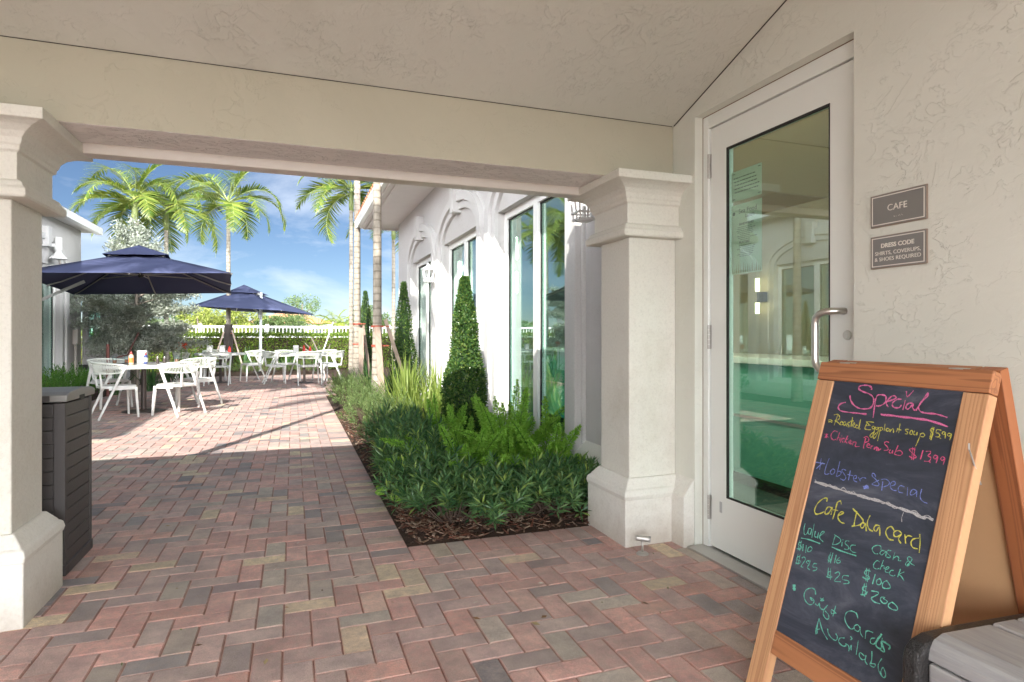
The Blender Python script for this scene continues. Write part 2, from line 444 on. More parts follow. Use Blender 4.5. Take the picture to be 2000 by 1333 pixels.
tag(ch.build('mulch_chips', m.mat, recalc=False), kind='stuff')
fl = MB()
for i in range(90):
    if i < 60: x = random.gauss(.35,.45); y = random.uniform(2.6,9)
    else: x = random.uniform(-1,1.9); y = random.uniform(1.9,3.4)
    if x > .6 and y > 3.4: continue
    L = random.uniform(.006,.022); a = random.uniform(0,2*PI); W = L*random.uniform(.25,.5); k = random.choice([(.20,.11,.05),(.12,.07,.04),(.30,.24,.12),(.10,.12,.04),(.5,.45,.4)])
    p = Vector((x,y,.004)); d = Vector((math.cos(a),math.sin(a),0)); s_ = Vector((-d.y,d.x,0))
    fl.add([tuple(p-d*L),tuple(p-s_*W+Vector((0,0,.004))),tuple(p+d*L+Vector((0,0,.003))),tuple(p+s_*W+Vector((0,0,.001)))], [(0,1,2,3)], k)
tag(fl.build('fallen_leaf_litter', m.mat, recalc=False), kind='stuff')

# ------------------------------------------------------------------ porch: ceiling, beam, roof
XW = 2.143; XL = -4.42; YB = 3.11; ZC = 2.446; SL = .337
porch = thing('porch', 'covered porch roof with beige textured ceiling over the paved walkway', 'porch', (0,3.1,0))
RY = .2; RZ = ZC+SL*(YB-RY); BYK = -2.6; BZ = RZ-SL*(RY-BYK)
c = MB()
c.hexa([(XL,RY,RZ),(XW-.004,RY,RZ),(XW-.004,YB-.004,ZC+.002),(XL,YB-.004,ZC+.002),(XL,RY,RZ+.03),(XW-.004,RY,RZ+.03),(XW-.004,YB-.004,ZC+.032),(XL,YB-.004,ZC+.032)])
c.hexa([(XL,BYK,BZ),(XW-.004,BYK,BZ),(XW-.004,RY,RZ),(XL,RY,RZ),(XL,BYK,BZ+.03),(XW-.004,BYK,BZ+.03),(XW-.004,RY,RZ+.03),(XL,RY,RZ+.03)])
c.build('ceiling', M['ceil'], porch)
# thin dark shadow gap where ceiling board ends
c = MB(); c.box(XL, XW-.012, YB-.0045, YB-.0005, ZC-.0005, ZC+.0045)
c.hexa([(XW-.0055,RY,RZ-.003),(XW-.0005,RY,RZ-.003),(XW-.0005,YB-.01,ZC+.000),(XW-.0055,YB-.01,ZC+.000),(XW-.0055,RY,RZ+.004),(XW-.0005,RY,RZ+.004),(XW-.0005,YB-.01,ZC+.007),(XW-.0055,YB-.01,ZC+.007)])
c.build('ceiling_joint', M['dark'], porch)
c = MB(); c.mi = 0
c.box(XL, XW, YB, 3.416, 2.115, 2.62)
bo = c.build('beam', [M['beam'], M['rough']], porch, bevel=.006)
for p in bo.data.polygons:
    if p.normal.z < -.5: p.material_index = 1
c = MB(); c.box(XL, XW-.003, 3.417, 3.52, 2.067, 2.31); c.build('shutter_housing', M['metalgrey'], porch, bevel=.006)
c = MB(); c.box(XL, XW-.003, 3.521, 3.60, 2.13, 2.30); c.build('fascia', M['whitepaint'], porch, bevel=.004)
c = MB()
c.hexa([(XL,RY,RZ+.05),(XW-.003,RY,RZ+.05),(XW-.003,3.66,2.305),(XL,3.66,2.305),(XL,RY,RZ+.25),(XW-.003,RY,RZ+.25),(XW-.003,3.66,2.42),(XL,3.66,2.42)])
c.hexa([(XL,BYK-.1,BZ+.02),(XW-.003,BYK-.1,BZ+.02),(XW-.003,RY,RZ+.05),(XL,RY,RZ+.05),(XL,BYK-.1,BZ+.2),(XW-.003,BYK-.1,BZ+.2),(XW-.003,RY,RZ+.25),(XL,RY,RZ+.25)])
c.build('roof', M['tile'], porch)

# ------------------------------------------------------------------ columns
def column(x0, x1, y0, y1, label):
    t = thing('column', label, 'column', ((x0+x1)/2,(y0+y1)/2,0), group='stuccoed columns carrying the porch beam')
    c = MB(); c.box(x0, x1, y0, y1, .37, 1.77); c.build('shaft', M['column'], t, bevel=.008)
    c = MB()
    c.sweep_sq([(.068,1.765),(.074,1.775),(.074,1.80),(.062,1.812),(.052,1.832),(.03,1.842),(.03,1.955),(.042,1.962),(.044,1.98),
                (.050,1.988),(.056,2.01),(.075,2.034),(.105,2.052),(.135,2.062),(.160,2.066),(.160,2.112)], x0, x1, y0, y1)
    c.build('capital', M['column'], t, bevel=.0035, seg=2)
    c = MB(); c.sweep_sq([(.062,-.02),(.062,.262),(.066,.268),(.070,.285),(.064,.312),(.050,.322),(.046,.33),(.012,.375)], x0, x1, y0, y1)
    c.build('base', M['plinth'], t, bevel=.006, seg=3)
    return t
column(1.827, 2.142, 3.085, 3.43, 'right porch column beside the glass door and the planting bed')
column(-1.433, -1.103, 3.085, 3.42, 'left porch column with the grey storage bin behind it')
# ------------------------------------------------------------------ cafe building (right hand side)
cafe = thing('cafe_building', 'white stuccoed cafe building with tall arched windows and a glass door', 'building', (2.3,6,0))
WB = 2.36
WC = [5.50, 8.07, 10.63]; HW = .93; ZS, ZH = .23, 2.56
def wallstrip(b, y0, y1, z0, z1): b.box(XW, WB, y0, y1, z0, z1)
# porch part of the wall (cream) with door opening
b = MB()
wallstrip(b, -4, 1.861, -.03, 3.9); wallstrip(b, 1.861, 2.903, 2.435, 3.9); wallstrip(b, 2.903, 3.50, -.03, 3.9)
b.build('porch_wall', M['wall'], cafe)
b = MB(); y = 3.50
for wc in WC:
    wallstrip(b, y, wc-HW, -.03, 3.6); wallstrip(b, wc-HW, wc+HW, -.03, ZS); wallstrip(b, wc-HW, wc+HW, ZH, 3.6); y = wc+HW
wallstrip(b, y, 13.24, -.03, 3.6)
b.box(2.36, 9, 13.02, 13.24, -.03, 3.6)
b.build('courtyard_wall', M['wallwhite'], cafe)
# wall plinth
prof = lambda w: [(XW+.002,-.03),(XW-w,-.03),(XW-w,.285),(XW-w+.012,.30),(XW+.002,.385)]
b = MB(); b.extr([(x,z) for x,z in prof(.072)], 'y', 2.906, 3.10)
b.build('wall_plinth', M['plinth'], cafe, bevel=.008, seg=3)
b = MB(); b.extr([(x,z) for x,z in prof(.09)], 'y', 3.42, 4.29)
y = 4.29
for wc in WC: b.extr([(XW+.002,-.03),(XW-.10,-.03),(XW-.10,.20),(XW+.002,.226)], 'y', wc-1.205, wc+1.205)
for a, c_ in ((6.708,6.862),(9.278,9.422),(11.838,13.24)): b.extr(prof(.09), 'y', a, c_)
b.build('courtyard_plinth', M['plinth'], cafe, bevel=.005)

def arch_casing(b, yc, zs, hi, ri, ho, ro, xa, xb, z0, n=28):
    """moulded surround: inner half width hi rise ri, outer ho/ro, from face xb (wall) out to xa"""
    def ring(h, r, x):
        P = [(x, yc-h, z0)]
        for k in range(n+1):
            a = PI - PI*k/n; P.append((x, yc+h*math.cos(a), zs+r*math.sin(a)))
        P.append((x, yc+h, z0)); return P
    A = ring(hi,ri,xb); B = ring(hi,ri,xa); Cc = ring(ho,ro,xa); Dd = ring(ho,ro,xb); N = len(A)
    b.add(A+B+Cc+Dd, [f for k in range(N-1) for f in ((k,k+1,N+k+1,N+k),(N+k,N+k+1,2*N+k+1,2*N+k),(2*N+k,2*N+k+1,3*N+k+1,3*N+k))]
          + [(0,N,2*N,3*N),(N-1,2*N-1,3*N-1,4*N-1)])
def keystone(b, yc, z0, z1, xf, w0=.15, w1=.20, sgn=-1, xb=None):
    xb = XW if xb is None else xb
    b.hexa([(xf,yc-w0/2,z0),(xb,yc-w0/2,z0),(xb,yc+w0/2,z0),(xf,yc+w0/2,z0),(xf,yc-w1/2,z1),(xb,yc-w1/2,z1),(xb,yc+w1/2,z1),(xf,yc+w1/2,z1)])
def window(parent, yc, X, sg, hw=HW, zs=ZS, zh=ZH, panes=2, dark='whitealu'):
    """sg=+1: wall at X faces -x (recess goes +x); sg=-1 the other way"""
    q = lambda a: X + sg*a
    def bx(b, a0, a1, y0, y1, z0, z1): b.box(min(q(a0),q(a1)), max(q(a0),q(a1)), y0, y1, z0, z1)
    f = MB(); y0, y1 = yc-hw, yc+hw
    bx(f,.075,.15,y0,y0+.07,zs,zh); bx(f,.075,.15,y1-.07,y1,zs,zh); bx(f,.075,.15,y0+.07,y1-.07,zh-.08,zh); bx(f,.075,.15,y0+.07,y1-.07,zs,zs+.07)
    step = (2*hw)/panes
    for k in range(1,panes): bx(f,.07,.155,y0+k*step-.055,y0+k*step+.055,zs+.07,zh-.08)
    fo = f.build('window', M[dark], parent, bevel=.003)
    ga = MB(); pa = MB()
    for k in range(panes):
        a = y0+k*step+(.07 if k==0 else .055); c_ = y0+(k+1)*step-(.07 if k==panes-1 else .055)
        bx(pa,.115,.121,a,c_,zs+.07,zh-.08)
        for (u0,u1,w0,w1) in ((a,a+.014,zs+.07,zh-.08),(c_-.014,c_,zs+.07,zh-.08),(a+.014,c_-.014,zh-.094,zh-.08),(a+.014,c_-.014,zs+.07,zs+.084)):
            bx(ga,.100,.1145,u0,u1,w0,w1)
    pa.build('pane', M['winglass'], fo, off=(0,0,0)); ga.build('gasket', M['black'], fo, off=(0,0,0))
    return fo
for wc in WC:
    b = MB()
    arch_casing(b, wc, 2.50, HW, .40, HW+.12, .50, XW-.045, XW, .20)
    arch_casing(b, wc, 2.50, HW+.12, .50, HW+.275, .62, XW-.085, XW, .20)
    arch_casing(b, wc, 2.50, HW+.275, .62, HW+.30, .64, XW-.03, XW, .20)
    b.build('window_surround', M['trimwhite'], cafe, bevel=.006)
    b = MB(); keystone(b, wc, 2.86, 3.27, XW-.13); b.build('keystone', M['trimwhite'], cafe, bevel=.006)
    window(cafe, wc, XW, 1)
# roof, soffit, gutter
XE = 1.408; YE0, YE1 = 3.62, 13.85
b = MB(); b.box(XE+.02, XW, YE0, YE1-.02, 3.575, 3.60); b.box(XW, 9, 13.24, YE1-.02, 3.575, 3.60); b.build('soffit', M['soffit'], cafe)
b = MB(); b.box(XE+.10, XE+.16, YE0, 13.7, 3.545, 3.575); b.box(XE+.005,XE+.06,YE0,YE1-.06,3.55,3.70); b.box(XE+.06,9,YE1-.06,YE1-.005,3.55,3.70); b.build('fascia', M['soffit'], cafe, bevel=.004)
b = MB()
gp = [(XE+.003,3.58),(XE-.085,3.58),(XE-.10,3.63),(XE-.13,3.69),(XE-.13,3.72),(XE-.115,3.72),(XE-.10,3.70),(XE+.003,3.70)]
b.extr(gp, 'y', YE0, YE1+.1)
b.box(XE-.12, 9, YE1-.003, YE1+.12, 3.58, 3.72)
b.build('gutter', M['gutter'], cafe, bevel=.003)
b = MB(); rs = .34
b.add([(XE-.1,YE0,3.72),(XE-.1,YE1+.1,3.72),(XE+3.4,YE1-3.4,3.72+3.5*rs),(XE+3.4,YE0,3.72+3.5*rs),(9,YE1+.1,3.72),(9,YE1-3.4,3.72+3.5*rs)], [(0,1,2,3),(1,4,5,2)])
# barrel tile ribs along the slope
yy = YE0
while yy < YE1:
    t_ = min(3.5, YE1+.1-yy)
    if t_ > .1: b.tube([(XE-.12,yy,3.735),(XE-.1+t_,yy,3.735+t_*rs)], .06, 6)
    yy += .22
xx = XE
while xx < 8.5:
    t_ = min(3.5, max(.05,(xx-XE+.1)))
    b.tube([(xx,YE1+.12,3.735),(xx,YE1+.1-t_,3.735+t_*rs)], .06, 6); xx += .22
b.build('roof', M['tile'], cafe, smooth=False)
# interior seen through the glass
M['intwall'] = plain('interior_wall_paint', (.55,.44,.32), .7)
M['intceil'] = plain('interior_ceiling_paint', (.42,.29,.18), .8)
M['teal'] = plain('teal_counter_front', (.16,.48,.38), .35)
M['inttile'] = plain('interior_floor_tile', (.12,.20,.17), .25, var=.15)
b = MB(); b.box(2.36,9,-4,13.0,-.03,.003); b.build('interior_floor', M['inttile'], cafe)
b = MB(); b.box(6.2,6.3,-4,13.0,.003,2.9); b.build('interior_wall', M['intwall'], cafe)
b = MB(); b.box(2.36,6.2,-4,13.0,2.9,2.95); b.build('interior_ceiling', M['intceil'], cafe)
ct = thing('service_counter', 'teal fronted service counter standing inside behind the glass door', 'counter', (3.6,3.6,0))
b = MB(); b.box(3.35,3.95,3.1,8.2,.1,.98); b.build('front_panel', M['teal'], ct, bevel=.01)
b = MB(); b.box(3.29,4.0,3.04,8.26,.98,1.03); b.build('countertop', M['whitealu'], ct, bevel=.008)
b = MB(); b.box(3.40,3.9,3.15,8.15,.003,.10); b.build('kick_board', M['black'], ct)
b = MB(); b.box(3.339,3.349,3.1,8.2,.55,.57); b.build('rail', M['steel'], ct)
sc = thing('interior_wall_lamp', 'small twin wall lamp glowing inside the cafe behind the door glass', 'wall lamp', (6.15,6.83,1.75))
b = MB(); b.box(6.12,6.199,6.77,6.89,1.66,1.80); b.build('lamp_body', M['black'], sc, bevel=.004)
em = D.materials.new('lamp_glow'); em.use_nodes = True; em.node_tree.nodes['Principled BSDF'].inputs['Emission Color'].default_value=(1,.78,.45,1); em.node_tree.nodes['Principled BSDF'].inputs['Emission Strength'].default_value=2.2
for z0_,z1_ in ((1.81,1.99),(1.50,1.65)):
    b = MB(); b.tube([(6.08,6.83,z0_),(6.08,6.83,z1_)], .03, 12); b.build('lamp_tube', em, sc)

em2 = D.materials.new('added_lamp_glow'); em2.use_nodes = True; em2.node_tree.nodes['Principled BSDF'].inputs['Emission Color'].default_value=(1,.86,.66,1); em2.node_tree.nodes['Principled BSDF'].inputs['Emission Strength'].default_value=34
for yy_,lb_ in ((3.75,'added unseen lamp inside the cafe, on the wall nearest the door'),(6.79,'added unseen lamp inside the cafe between the first and second windows'),(9.35,'added unseen lamp inside the cafe between the second and third windows')):
    t = thing('interior_wall_lamp', lb_, 'wall lamp', (2.37,yy_,1.9), group='added unseen lamps on the inside of the courtyard wall')  # lamps added out of view to brighten the counter and room
    b = MB(); b.box(2.362,2.42,yy_-.06,yy_+.06,1.95,2.1); b.build('lamp_body', M['black'], t, bevel=.004)
    for z0_,z1_ in ((2.1,2.36),(1.7,1.95)):
        b = MB(); b.tube([(2.46,yy_,z0_),(2.46,yy_,z1_)], .04, 12); b.build('lamp_tube', em2, t)
# ------------------------------------------------------------------ glass entrance door (part of the cafe building)
XD = 2.21
b = MB(); b.box(XD-.012, XD+.09, 2.855, 2.901, .0, 2.433); b.box(XD-.012, XD+.09, 1.863, 1.909, .0, 2.433); b.box(XD-.012, XD+.09, 1.909, 2.855, 2.362, 2.433)
b.build('door_frame', M['whitepaint'], cafe, bevel=.003)
b = MB(); b.box(XD-.014, XD-.004, 2.901, 2.9035, .0, 2.435); b.box(XD-.014,XD-.004,1.862,2.902,2.4325,2.4352); b.build('door_sealant', plain('old_sealant',(.20,.13,.08),.8,var=.5), cafe)
b = MB(); b.box(2.09,2.36,1.863,2.901,-.02,.012); b.build('threshold', M['galv'], cafe, bevel=.003)
b = MB(); dx0, dx1 = XD, XD+.045; yl, yr, g0, g1, gz0, gz1 = 2.850, 1.914, 2.716, 2.039, .316, 2.216
b.box(dx0,dx1,g0,yl,.022,2.356); b.box(dx0,dx1,yr,g1,.022,2.356); b.box(dx0,dx1,g1,g0,.022,gz0); b.box(dx0,dx1,g1,g0,gz1,2.356)
door = b.build('door', M['whitepaint'], cafe)
b = MB(); b.box(dx0+.010,dx0+.017,g1+.002,g0-.002,gz0+.002,gz1-.002); b.build('glass', M['doorglass'], door, off=(0,0,0))
b = MB()
for (u0,u1,w0,w1) in ((g0-.012,g0,gz0,gz1),(g1,g1+.006,gz0,gz1),(g1+.006,g0-.012,gz1-.012,gz1),(g1+.006,g0-.012,gz0,gz0+.008)): b.box(dx0-.0015,dx0+.0095,u0,u1,w0,w1)
b.build('gasket', M['black'], door, off=(0,0,0))
b = MB(); b.box(dx0+.012,dx1-.005,1.909,1.914,.02,2.36); b.box(dx0+.012,dx1-.005,2.85,2.855,.02,2.36); b.box(dx0+.012,dx1-.005,1.909,2.855,2.356,2.362); b.build('door_gap', M['black'], door, off=(0,0,0))
b = MB()
hp = [(2.212,1.964,1.303),(2.185,1.968,1.303),(2.160,1.982,1.302),(2.146,2.005,1.300),(2.140,2.030,1.292),(2.138,2.047,1.275),(2.138,2.052,1.25),(2.138,2.052,1.10),(2.138,2.047,1.07),(2.140,2.030,1.052),(2.146,2.005,1.044),(2.160,1.982,1.042),(2.185,1.968,1.041),(2.212,1.964,1.041)]
b.tube(hp, .015, 16); b.build('pull_handle', M['steel'], door, smooth=True, off=(0,0,0))
b = MB(); b.lathe([(.0,-.006),(.019,-.006),(.021,-.002),(.021,.0)], (XD,1.95,1.2), 24, 'x'); b.lathe([(.0,-.009),(.012,-.009),(.012,-.006)], (XD,1.95,1.2), 20, 'x'); b.box(XD-.0095,XD-.009,1.9488,1.9512,1.195,1.205)
b.build('lock', M['steel'], door, off=(0,0,0))
for z in (2.15, 1.19, .235):
    b = MB()
    for k in range(5): b.lathe([(.0,z-.068+k*.0272),(.008,z-.068+k*.0272),(.008,z-.068+k*.0272+.0255),(.0,z-.068+k*.0272+.0255)], (XD-.010,2.8525,0), 12)
    b.box(XD-.003,XD-.0005,2.841,2.848,z-.066,z+.066)
    b.build('hinge', M['galv'], door, off=(0,0,0))
b = MB(); b.box(XD-.0012,XD-.0002,2.752,2.772,.225,.285); b.build('sticker', plain('grey_sticker',(.45,.47,.48),.5), door, off=(0,0,0))

# text helper
def text_mesh(body, size, mat, parent, origin, right, up, name='lettering', align='CENTER', depth=.0006, bold=0, off=None, sx=1.0):
    cu = D.curves.new('txt', 'FONT'); cu.body = body; cu.size = size; cu.align_x = align; cu.extrude = depth; cu.offset = bold; cu.space_character = 1.03
    to = D.objects.new('txt', cu); col.objects.link(to)
    dg = bpy.context.evaluated_depsgraph_get(); me = D.meshes.new_from_object(to.evaluated_get(dg)); D.objects.remove(to)
    r = Vector(right).normalized(); u = Vector(up).normalized(); n = r.cross(u); o_ = Vector(origin)
    for v_ in me.vertices: c_ = v_.co.copy(); v_.co = o_ + r*c_.x*sx + u*c_.y + n*c_.z
    me.materials.clear(); me.materials.append(mat)
    o = D.objects.new(name, me); col.objects.link(o); o.parent = parent
    w_ = off if off is not None else parent.get('_w', (0,0,0)); o.location = (-w_[0],-w_[1],-w_[2])
    return o
M['signgrey'] = plain('grey_sign_plastic', (.20,.195,.185), .45, var=.03)
M['signgrey2'] = plain('cool_grey_sign_plastic', (.205,.20,.195), .45, var=.03)
M['signedge'] = plain('sign_edge_brown', (.26,.20,.16), .5)
M['signwhite'] = plain('sign_lettering_white', (.72,.68,.62), .5)
def sign(name, label, y0, y1, z0, z1, mat, lines):
    t = thing(name, label, 'wall sign', (XW,(y0+y1)/2,z0))
    b = MB(); b.box(XW-.008, XW-.0005, y0, y1, z0, z1); b.build('sign_edge', M['signedge'], t, bevel=.001)
    b = MB(); e = .0035; b.box(XW-.0095, XW-.0082, y0+e, y1-e, z0+e, z1-e); b.build('sign_plate', mat, t)
    b = MB(); e = .007; w_ = .0033
    for (a,c_,d,f) in ((y0+e,y1-e,z0+e,z0+e+w_),(y0+e,y1-e,z1-e-w_,z1-e),(y0+e,y0+e+w_,z0+e+w_,z1-e-w_),(y1-e-w_,y1-e,z0+e+w_,z1-e-w_)): b.box(XW-.0105,XW-.0096,a,c_,d,f)
    b.build('border_line', M['signwhite'], t)
    for (s_, size, dz, bold) in lines:
        text_mesh(s_, size, M['signwhite'], t, (XW-.0103,(y0+y1)/2,z0+dz), (0,-1,0), (0,0,1), bold=bold)
    return t
cs = sign('cafe_sign', 'grey wall plate reading CAFE, above the dress code plate', 1.5517, 1.777, 1.618, 1.7425, M['signgrey'], [('CAFE',.034,.056,0)])
b = MB()
for k,(dy,dz) in enumerate([(0,0),(0,.003),(.003,0),(.009,0),(.018,0),(.021,.003),(.024,0),(.030,.003),(.033,0)]): b.lathe([(.0,-.0008),(.0008,-.0006),(.0011,0)], (XW-.0096,1.677-dy+.0-.0,1.648+dz), 6, 'x')
b.build('braille_dots', M['signwhite'], cs)
sign('dress_code_sign', 'grey wall plate reading DRESS CODE with shirts, coverups and shoes required', 1.5517, 1.777, 1.4575, 1.5825, M['signgrey2'], [('DRESS CODE',.0225,.0785,.0006),('SHIRTS, COVERUPS,',.0205,.0505,0),('& SHOES REQUIRED',.0205,.0275,0)])

# paper notices taped behind the door glass
M['paper'] = plain('pale_green_paper', (.78,.80,.66), .8, var=.03)
M['ink'] = plain('printed_ink', (.10,.10,.09), .7)
M['inkgold'] = plain('printed_gold', (.42,.30,.12), .7)
XP = XD+.0195
def on_glass(name, label, y0, y1, z0, z1):
    t = thing(name, label, 'notice', (XP,(y0+y1)/2,z0))
    b = MB(); b.box(XP+.0005, XP+.0015, y0, y1, z0, z1); b.build('sheet', M['paper'], t)
    return t
t = on_glass('paper_notice', 'small printed notice taped at the top of the door glass', 2.475, 2.70, 1.915, 2.075)
b = MB(); random.seed(3)
for k in range(5):
    y = 2.685-random.uniform(0,.012); z = 2.035-k*.019
    while y > 2.50+random.uniform(0,.02):
        L = random.uniform(.008,.022); b.box(XP-.0002,XP+.0004,y-L,y,z,z+.0055); y -= L+.005
for (y,z) in ((2.69,2.06),(2.50,2.06),(2.69,1.925),(2.50,1.925)): b.box(XP-.0002,XP+.0004,y-.018,y,z,z+.004)
b.build('printed_lines', M['ink'], t)
t = on_glass('menu_poster', 'tall seafood lunch menu sheet on the door glass below the small notice', 2.475, 2.70, 1.525, 1.895)
text_mesh('Sea Food', .036, M['ink'], t, (XP-.0001,2.575,1.845), (0,-1,0),(0,0,1), depth=.0003)
text_mesh('Lunch', .028, M['ink'], t, (XP-.0001,2.56,1.818), (0,-1,0),(0,0,1), depth=.0003)
text_mesh('SANDWICHES', .017, M['ink'], t, (XP-.0001,2.585,1.782), (0,-1,0),(0,0,1), depth=.0003, bold=.0004)
text_mesh('PLATTERS', .017, M['ink'], t, (XP-.0001,2.60,1.685), (0,-1,0),(0,0,1), depth=.0003, bold=.0004)
b = MB()
for z0,n in ((1.77,8),(1.673,7)):
    for k in range(n):
        y = 2.66-random.uniform(0,.03); z = z0-k*.0095
        while y > 2.52+random.uniform(0,.04):
            L = random.uniform(.006,.018); b.box(XP-.0002,XP+.0004,y-L,y,z,z+.0028); y -= L+.004
b.lathe([(.010,-.0003),(.010,.0004)], (XP,2.68,1.85), 16,'x')
b.build('printed_lines', M['ink'], t)
b = MB()
for k in range(16):
    y = 2.69-k*.0135; h = random.uniform(.02,.06) + (.03 if k in (3,4) else 0); b.add([(XP-.0001,y,1.53),(XP-.0001,y-.008,1.53),(XP-.0001,y-.004-random.uniform(-.006,.006),1.53+h)], [(0,1,2)])
b.build('printed_grass', M['inkgold'], t)

# door stop standing on the pavers
t = thing('door_stop', 'small grey metal door stop post standing on the pavers', 'door stop', (1.80,2.90,0))
b = MB(); b.lathe([(.0,.0),(.033,.0),(.033,.004),(.026,.010),(.012,.014),(.0,.014)], (1.80,2.90,.001), 24); b.build('foot', M['galv'], t, smooth=False)
b = MB(); b.tube([(1.80,2.90,.012),(1.80,2.90,.075)], .0065, 12); b.build('post', M['galv'], t, smooth=True)
b = MB(); b.tube([(1.768,2.915,.090),(1.828,2.885,.083)], .0155, 18); b.build('head', M['galv'], t, bevel=.002)
b = MB(); b.tube([(1.8285,2.8848,.083),(1.838,2.880,.0822)], .0165, 18); b.build('bumper', plain('grey_rubber',(.35,.35,.34),.7), t)

# lanterns on the courtyard wall
def lantern(y, label):
    t = thing('wall_lantern', label, 'lantern', (XW,y,2.0), group='white lanterns on the courtyard wall')
    x = XW-.17; z0 = 2.02
    b = MB(); b.box(XW-.018,XW-.001,y-.05,y+.05,2.10,2.28); b.tube([(XW-.015,y,2.22),(XW-.06,y,2.27),(XW-.11,y,2.26),(x+.05,y,2.235)], .010, 8); b.build('bracket', M['sconce'], t, bevel=.003)
    b = MB(); s_=.062; s2=.078
    for sx_ in (-1,0,1):
        for sy_ in (-1,0,1):
            if sx_ or sy_: b.bar((x+sx_*s_*.9,y+sy_*s_*.9,z0+.012),(x+sx_*s2,y+sy_*s2,z0+.20),.010,.010)
    for z,s3 in ((z0+.012,s_),(z0+.06,s_*1.06),(z0+.195,s2)):
        for sg in (-1,1): b.box(x-s3-.006,x+s3+.006,y+sg*s3-.006,y+sg*s3+.006,z-.006,z+.006); b.box(x+sg*s3-.006,x+sg*s3+.006,y-s3,y+s3,z-.006,z+.006)
    b.sweep_sq([(.03,z0+.205),(.03,z0+.22),(-.005,z0+.235),(-.03,z0+.255),(-.048,z0+.265),(-.05,z0+.285),(-.06,z0+.295)], x-.062,x+.062,y-.062,y+.062)
    b.box(x-.055,x+.055,y-.055,y+.055,z0,z0+.012)
    b.build('cage', M['sconce'], t)
    b = MB(); b.tube([(x,y,z0+.02),(x,y,z0+.11)], .014, 10); b.build('candle', M['sconce'], t)
lantern(9.35, 'white caged lantern between the two far arched windows')
lantern(3.96, 'white caged lantern mostly hidden behind the right column capital')

# ------------------------------------------------------------------ building on the left
left = thing('left_building', 'white building across the courtyard on the left with arched windows', 'building', (XL-1,8,0))
b = MB(); LW = [3.4, 5.97, 8.54, 11.11, 13.68]; y = -4
for wc in LW:
    b.box(XL-.22, XL, y, wc-HW, -.03, 3.5); b.box(XL-.22,XL,wc-HW,wc+HW,-.03,ZS); b.box(XL-.22,XL,wc-HW,wc+HW,ZH,3.5); y = wc+HW
b.box(XL-.22,XL,y,15.9,-.03,3.5)
b.build('wall', M['wallwhite'], left)
for ya_,yb_ in ((15.7,15.9),(-4,-3.8)):
    b = MB(); b.box(XL-6,XL-.22,ya_,yb_,-.03,3.5); b.build('end_wall', M['wallwhite'], left)
for wc in LW:
    b = MB(); arch_casing(b, wc, 2.50, HW, .40, HW+.12, .50, XL+.045, XL, .20); arch_casing(b, wc, 2.50, HW+.12, .50, HW+.275, .62, XL+.085, XL, .20)
    b.build('window_surround', M['trimwhite'], left, bevel=.006)
    b = MB(); keystone(b, wc, 2.86, 3.24, XL+.13, xb=XL); b.build('keystone', M['trimwhite'], left, bevel=.006)
    window(left, wc, XL, -1)
b = MB(); b.extr([(XL-.002,-.03),(XL+.09,-.03),(XL+.09,.285),(XL-.002,.385)], 'y', 3.5, 15.9); b.build('plinth', M['plinth'], left)
b = MB(); b.box(XL-6,XL+.25,3.66,16.1,3.5,3.53); b.build('soffit', M['soffit'], left)
b = MB(); b.box(XL+.22,XL+.34,3.66,16.2,3.47,3.62); b.box(XL-6,XL+.22,16.1,16.2,3.5,3.62); b.build('gutter', M['gutter'], left, bevel=.006)
b = MB(); b.add([(XL+.34,3.66,3.62),(XL+.34,16.2,3.62),(XL-2.6,13.3,4.6),(XL-2.6,3.66,4.6),(XL-6,16.2,3.62),(XL-6,13.3,4.6),(XL-6,3.66,3.62)], [(0,1,2,3),(1,4,5,2)])
b.build('roof', M['tile'], left)
b = MB(); b.box(-10.2,-4.7,-4,15.7,-.02,0.0); b.box(-8.5,-8.4,-4,15.7,0,3.4); b.build('interior', M['intwall'], left)
# low wing facing the camera
b = MB(); b.box(XL+.02,-4.30,15.91,16.1,.91,2.1); b.box(-4.06,-3.92,15.91,16.1,.91,2.1); b.box(XL+.02,-3.92,15.91,16.1,-.03,.91); b.box(XL+.02,-3.92,15.91,16.1,2.1,2.45); b.box(-4.07,-3.92,16.1,19,-.03,2.45)
b.build('wing_wall', M['wallwhite'], left)
b = MB(); b.box(-4.295,-4.065,16.0,16.02,.92,2.09); b.build('wing_pane', M['winglass'], left)
b = MB(); b.box(-4.30,-4.06,15.96,15.99,.91,.94); b.box(-4.19,-4.16,15.96,15.99,.94,2.1); b.build('wing_window_frame', M['whitealu'], left)
t = thing('flood_lamp', 'white cylinder wall lamp with cone shade high on the left building', 'wall lamp', (XL,14.0,2.65))
b = MB(); b.lathe([(.0,2.84),(.06,2.84),(.06,3.08),(.0,3.08)], (XL+.16,14.0,0), 16); b.box(XL+.001,XL+.12,13.97,14.03,2.9,2.96); b.build('lamp_body', M['sconce'], t)
b = MB(); b.lathe([(.15,2.66),(.155,2.665),(.055,2.79),(.045,2.84),(.0,2.84)], (XL+.16,14.0,0), 20); b.build('lamp_shade', M['sconce'], t)
b = MB(); b.tube([(XL+.01,14.25,3.0),(XL+.05,14.3,2.9),(XL+.06,14.45,2.75),(XL+.03,14.5,2.6)], .010, 6); b.build('conduit', M['metalgrey'], t)
t = thing('meter_box', 'small grey electrical box on the left wall beside its window', 'electrical box', (XL,15.45,1))
b = MB(); b.box(XL+.001,XL+.10,15.32,15.55,1.0,1.32); b.build('box', M['metalgrey'], t, bevel=.01)
b = MB(); b.tube([(XL+.03,15.40,.3),(XL+.03,15.40,1.0)], .018, 8); b.tube([(XL+.03,15.48,.3),(XL+.03,15.48,1.0)], .012, 8); b.build('conduit', M['metalgrey'], t)
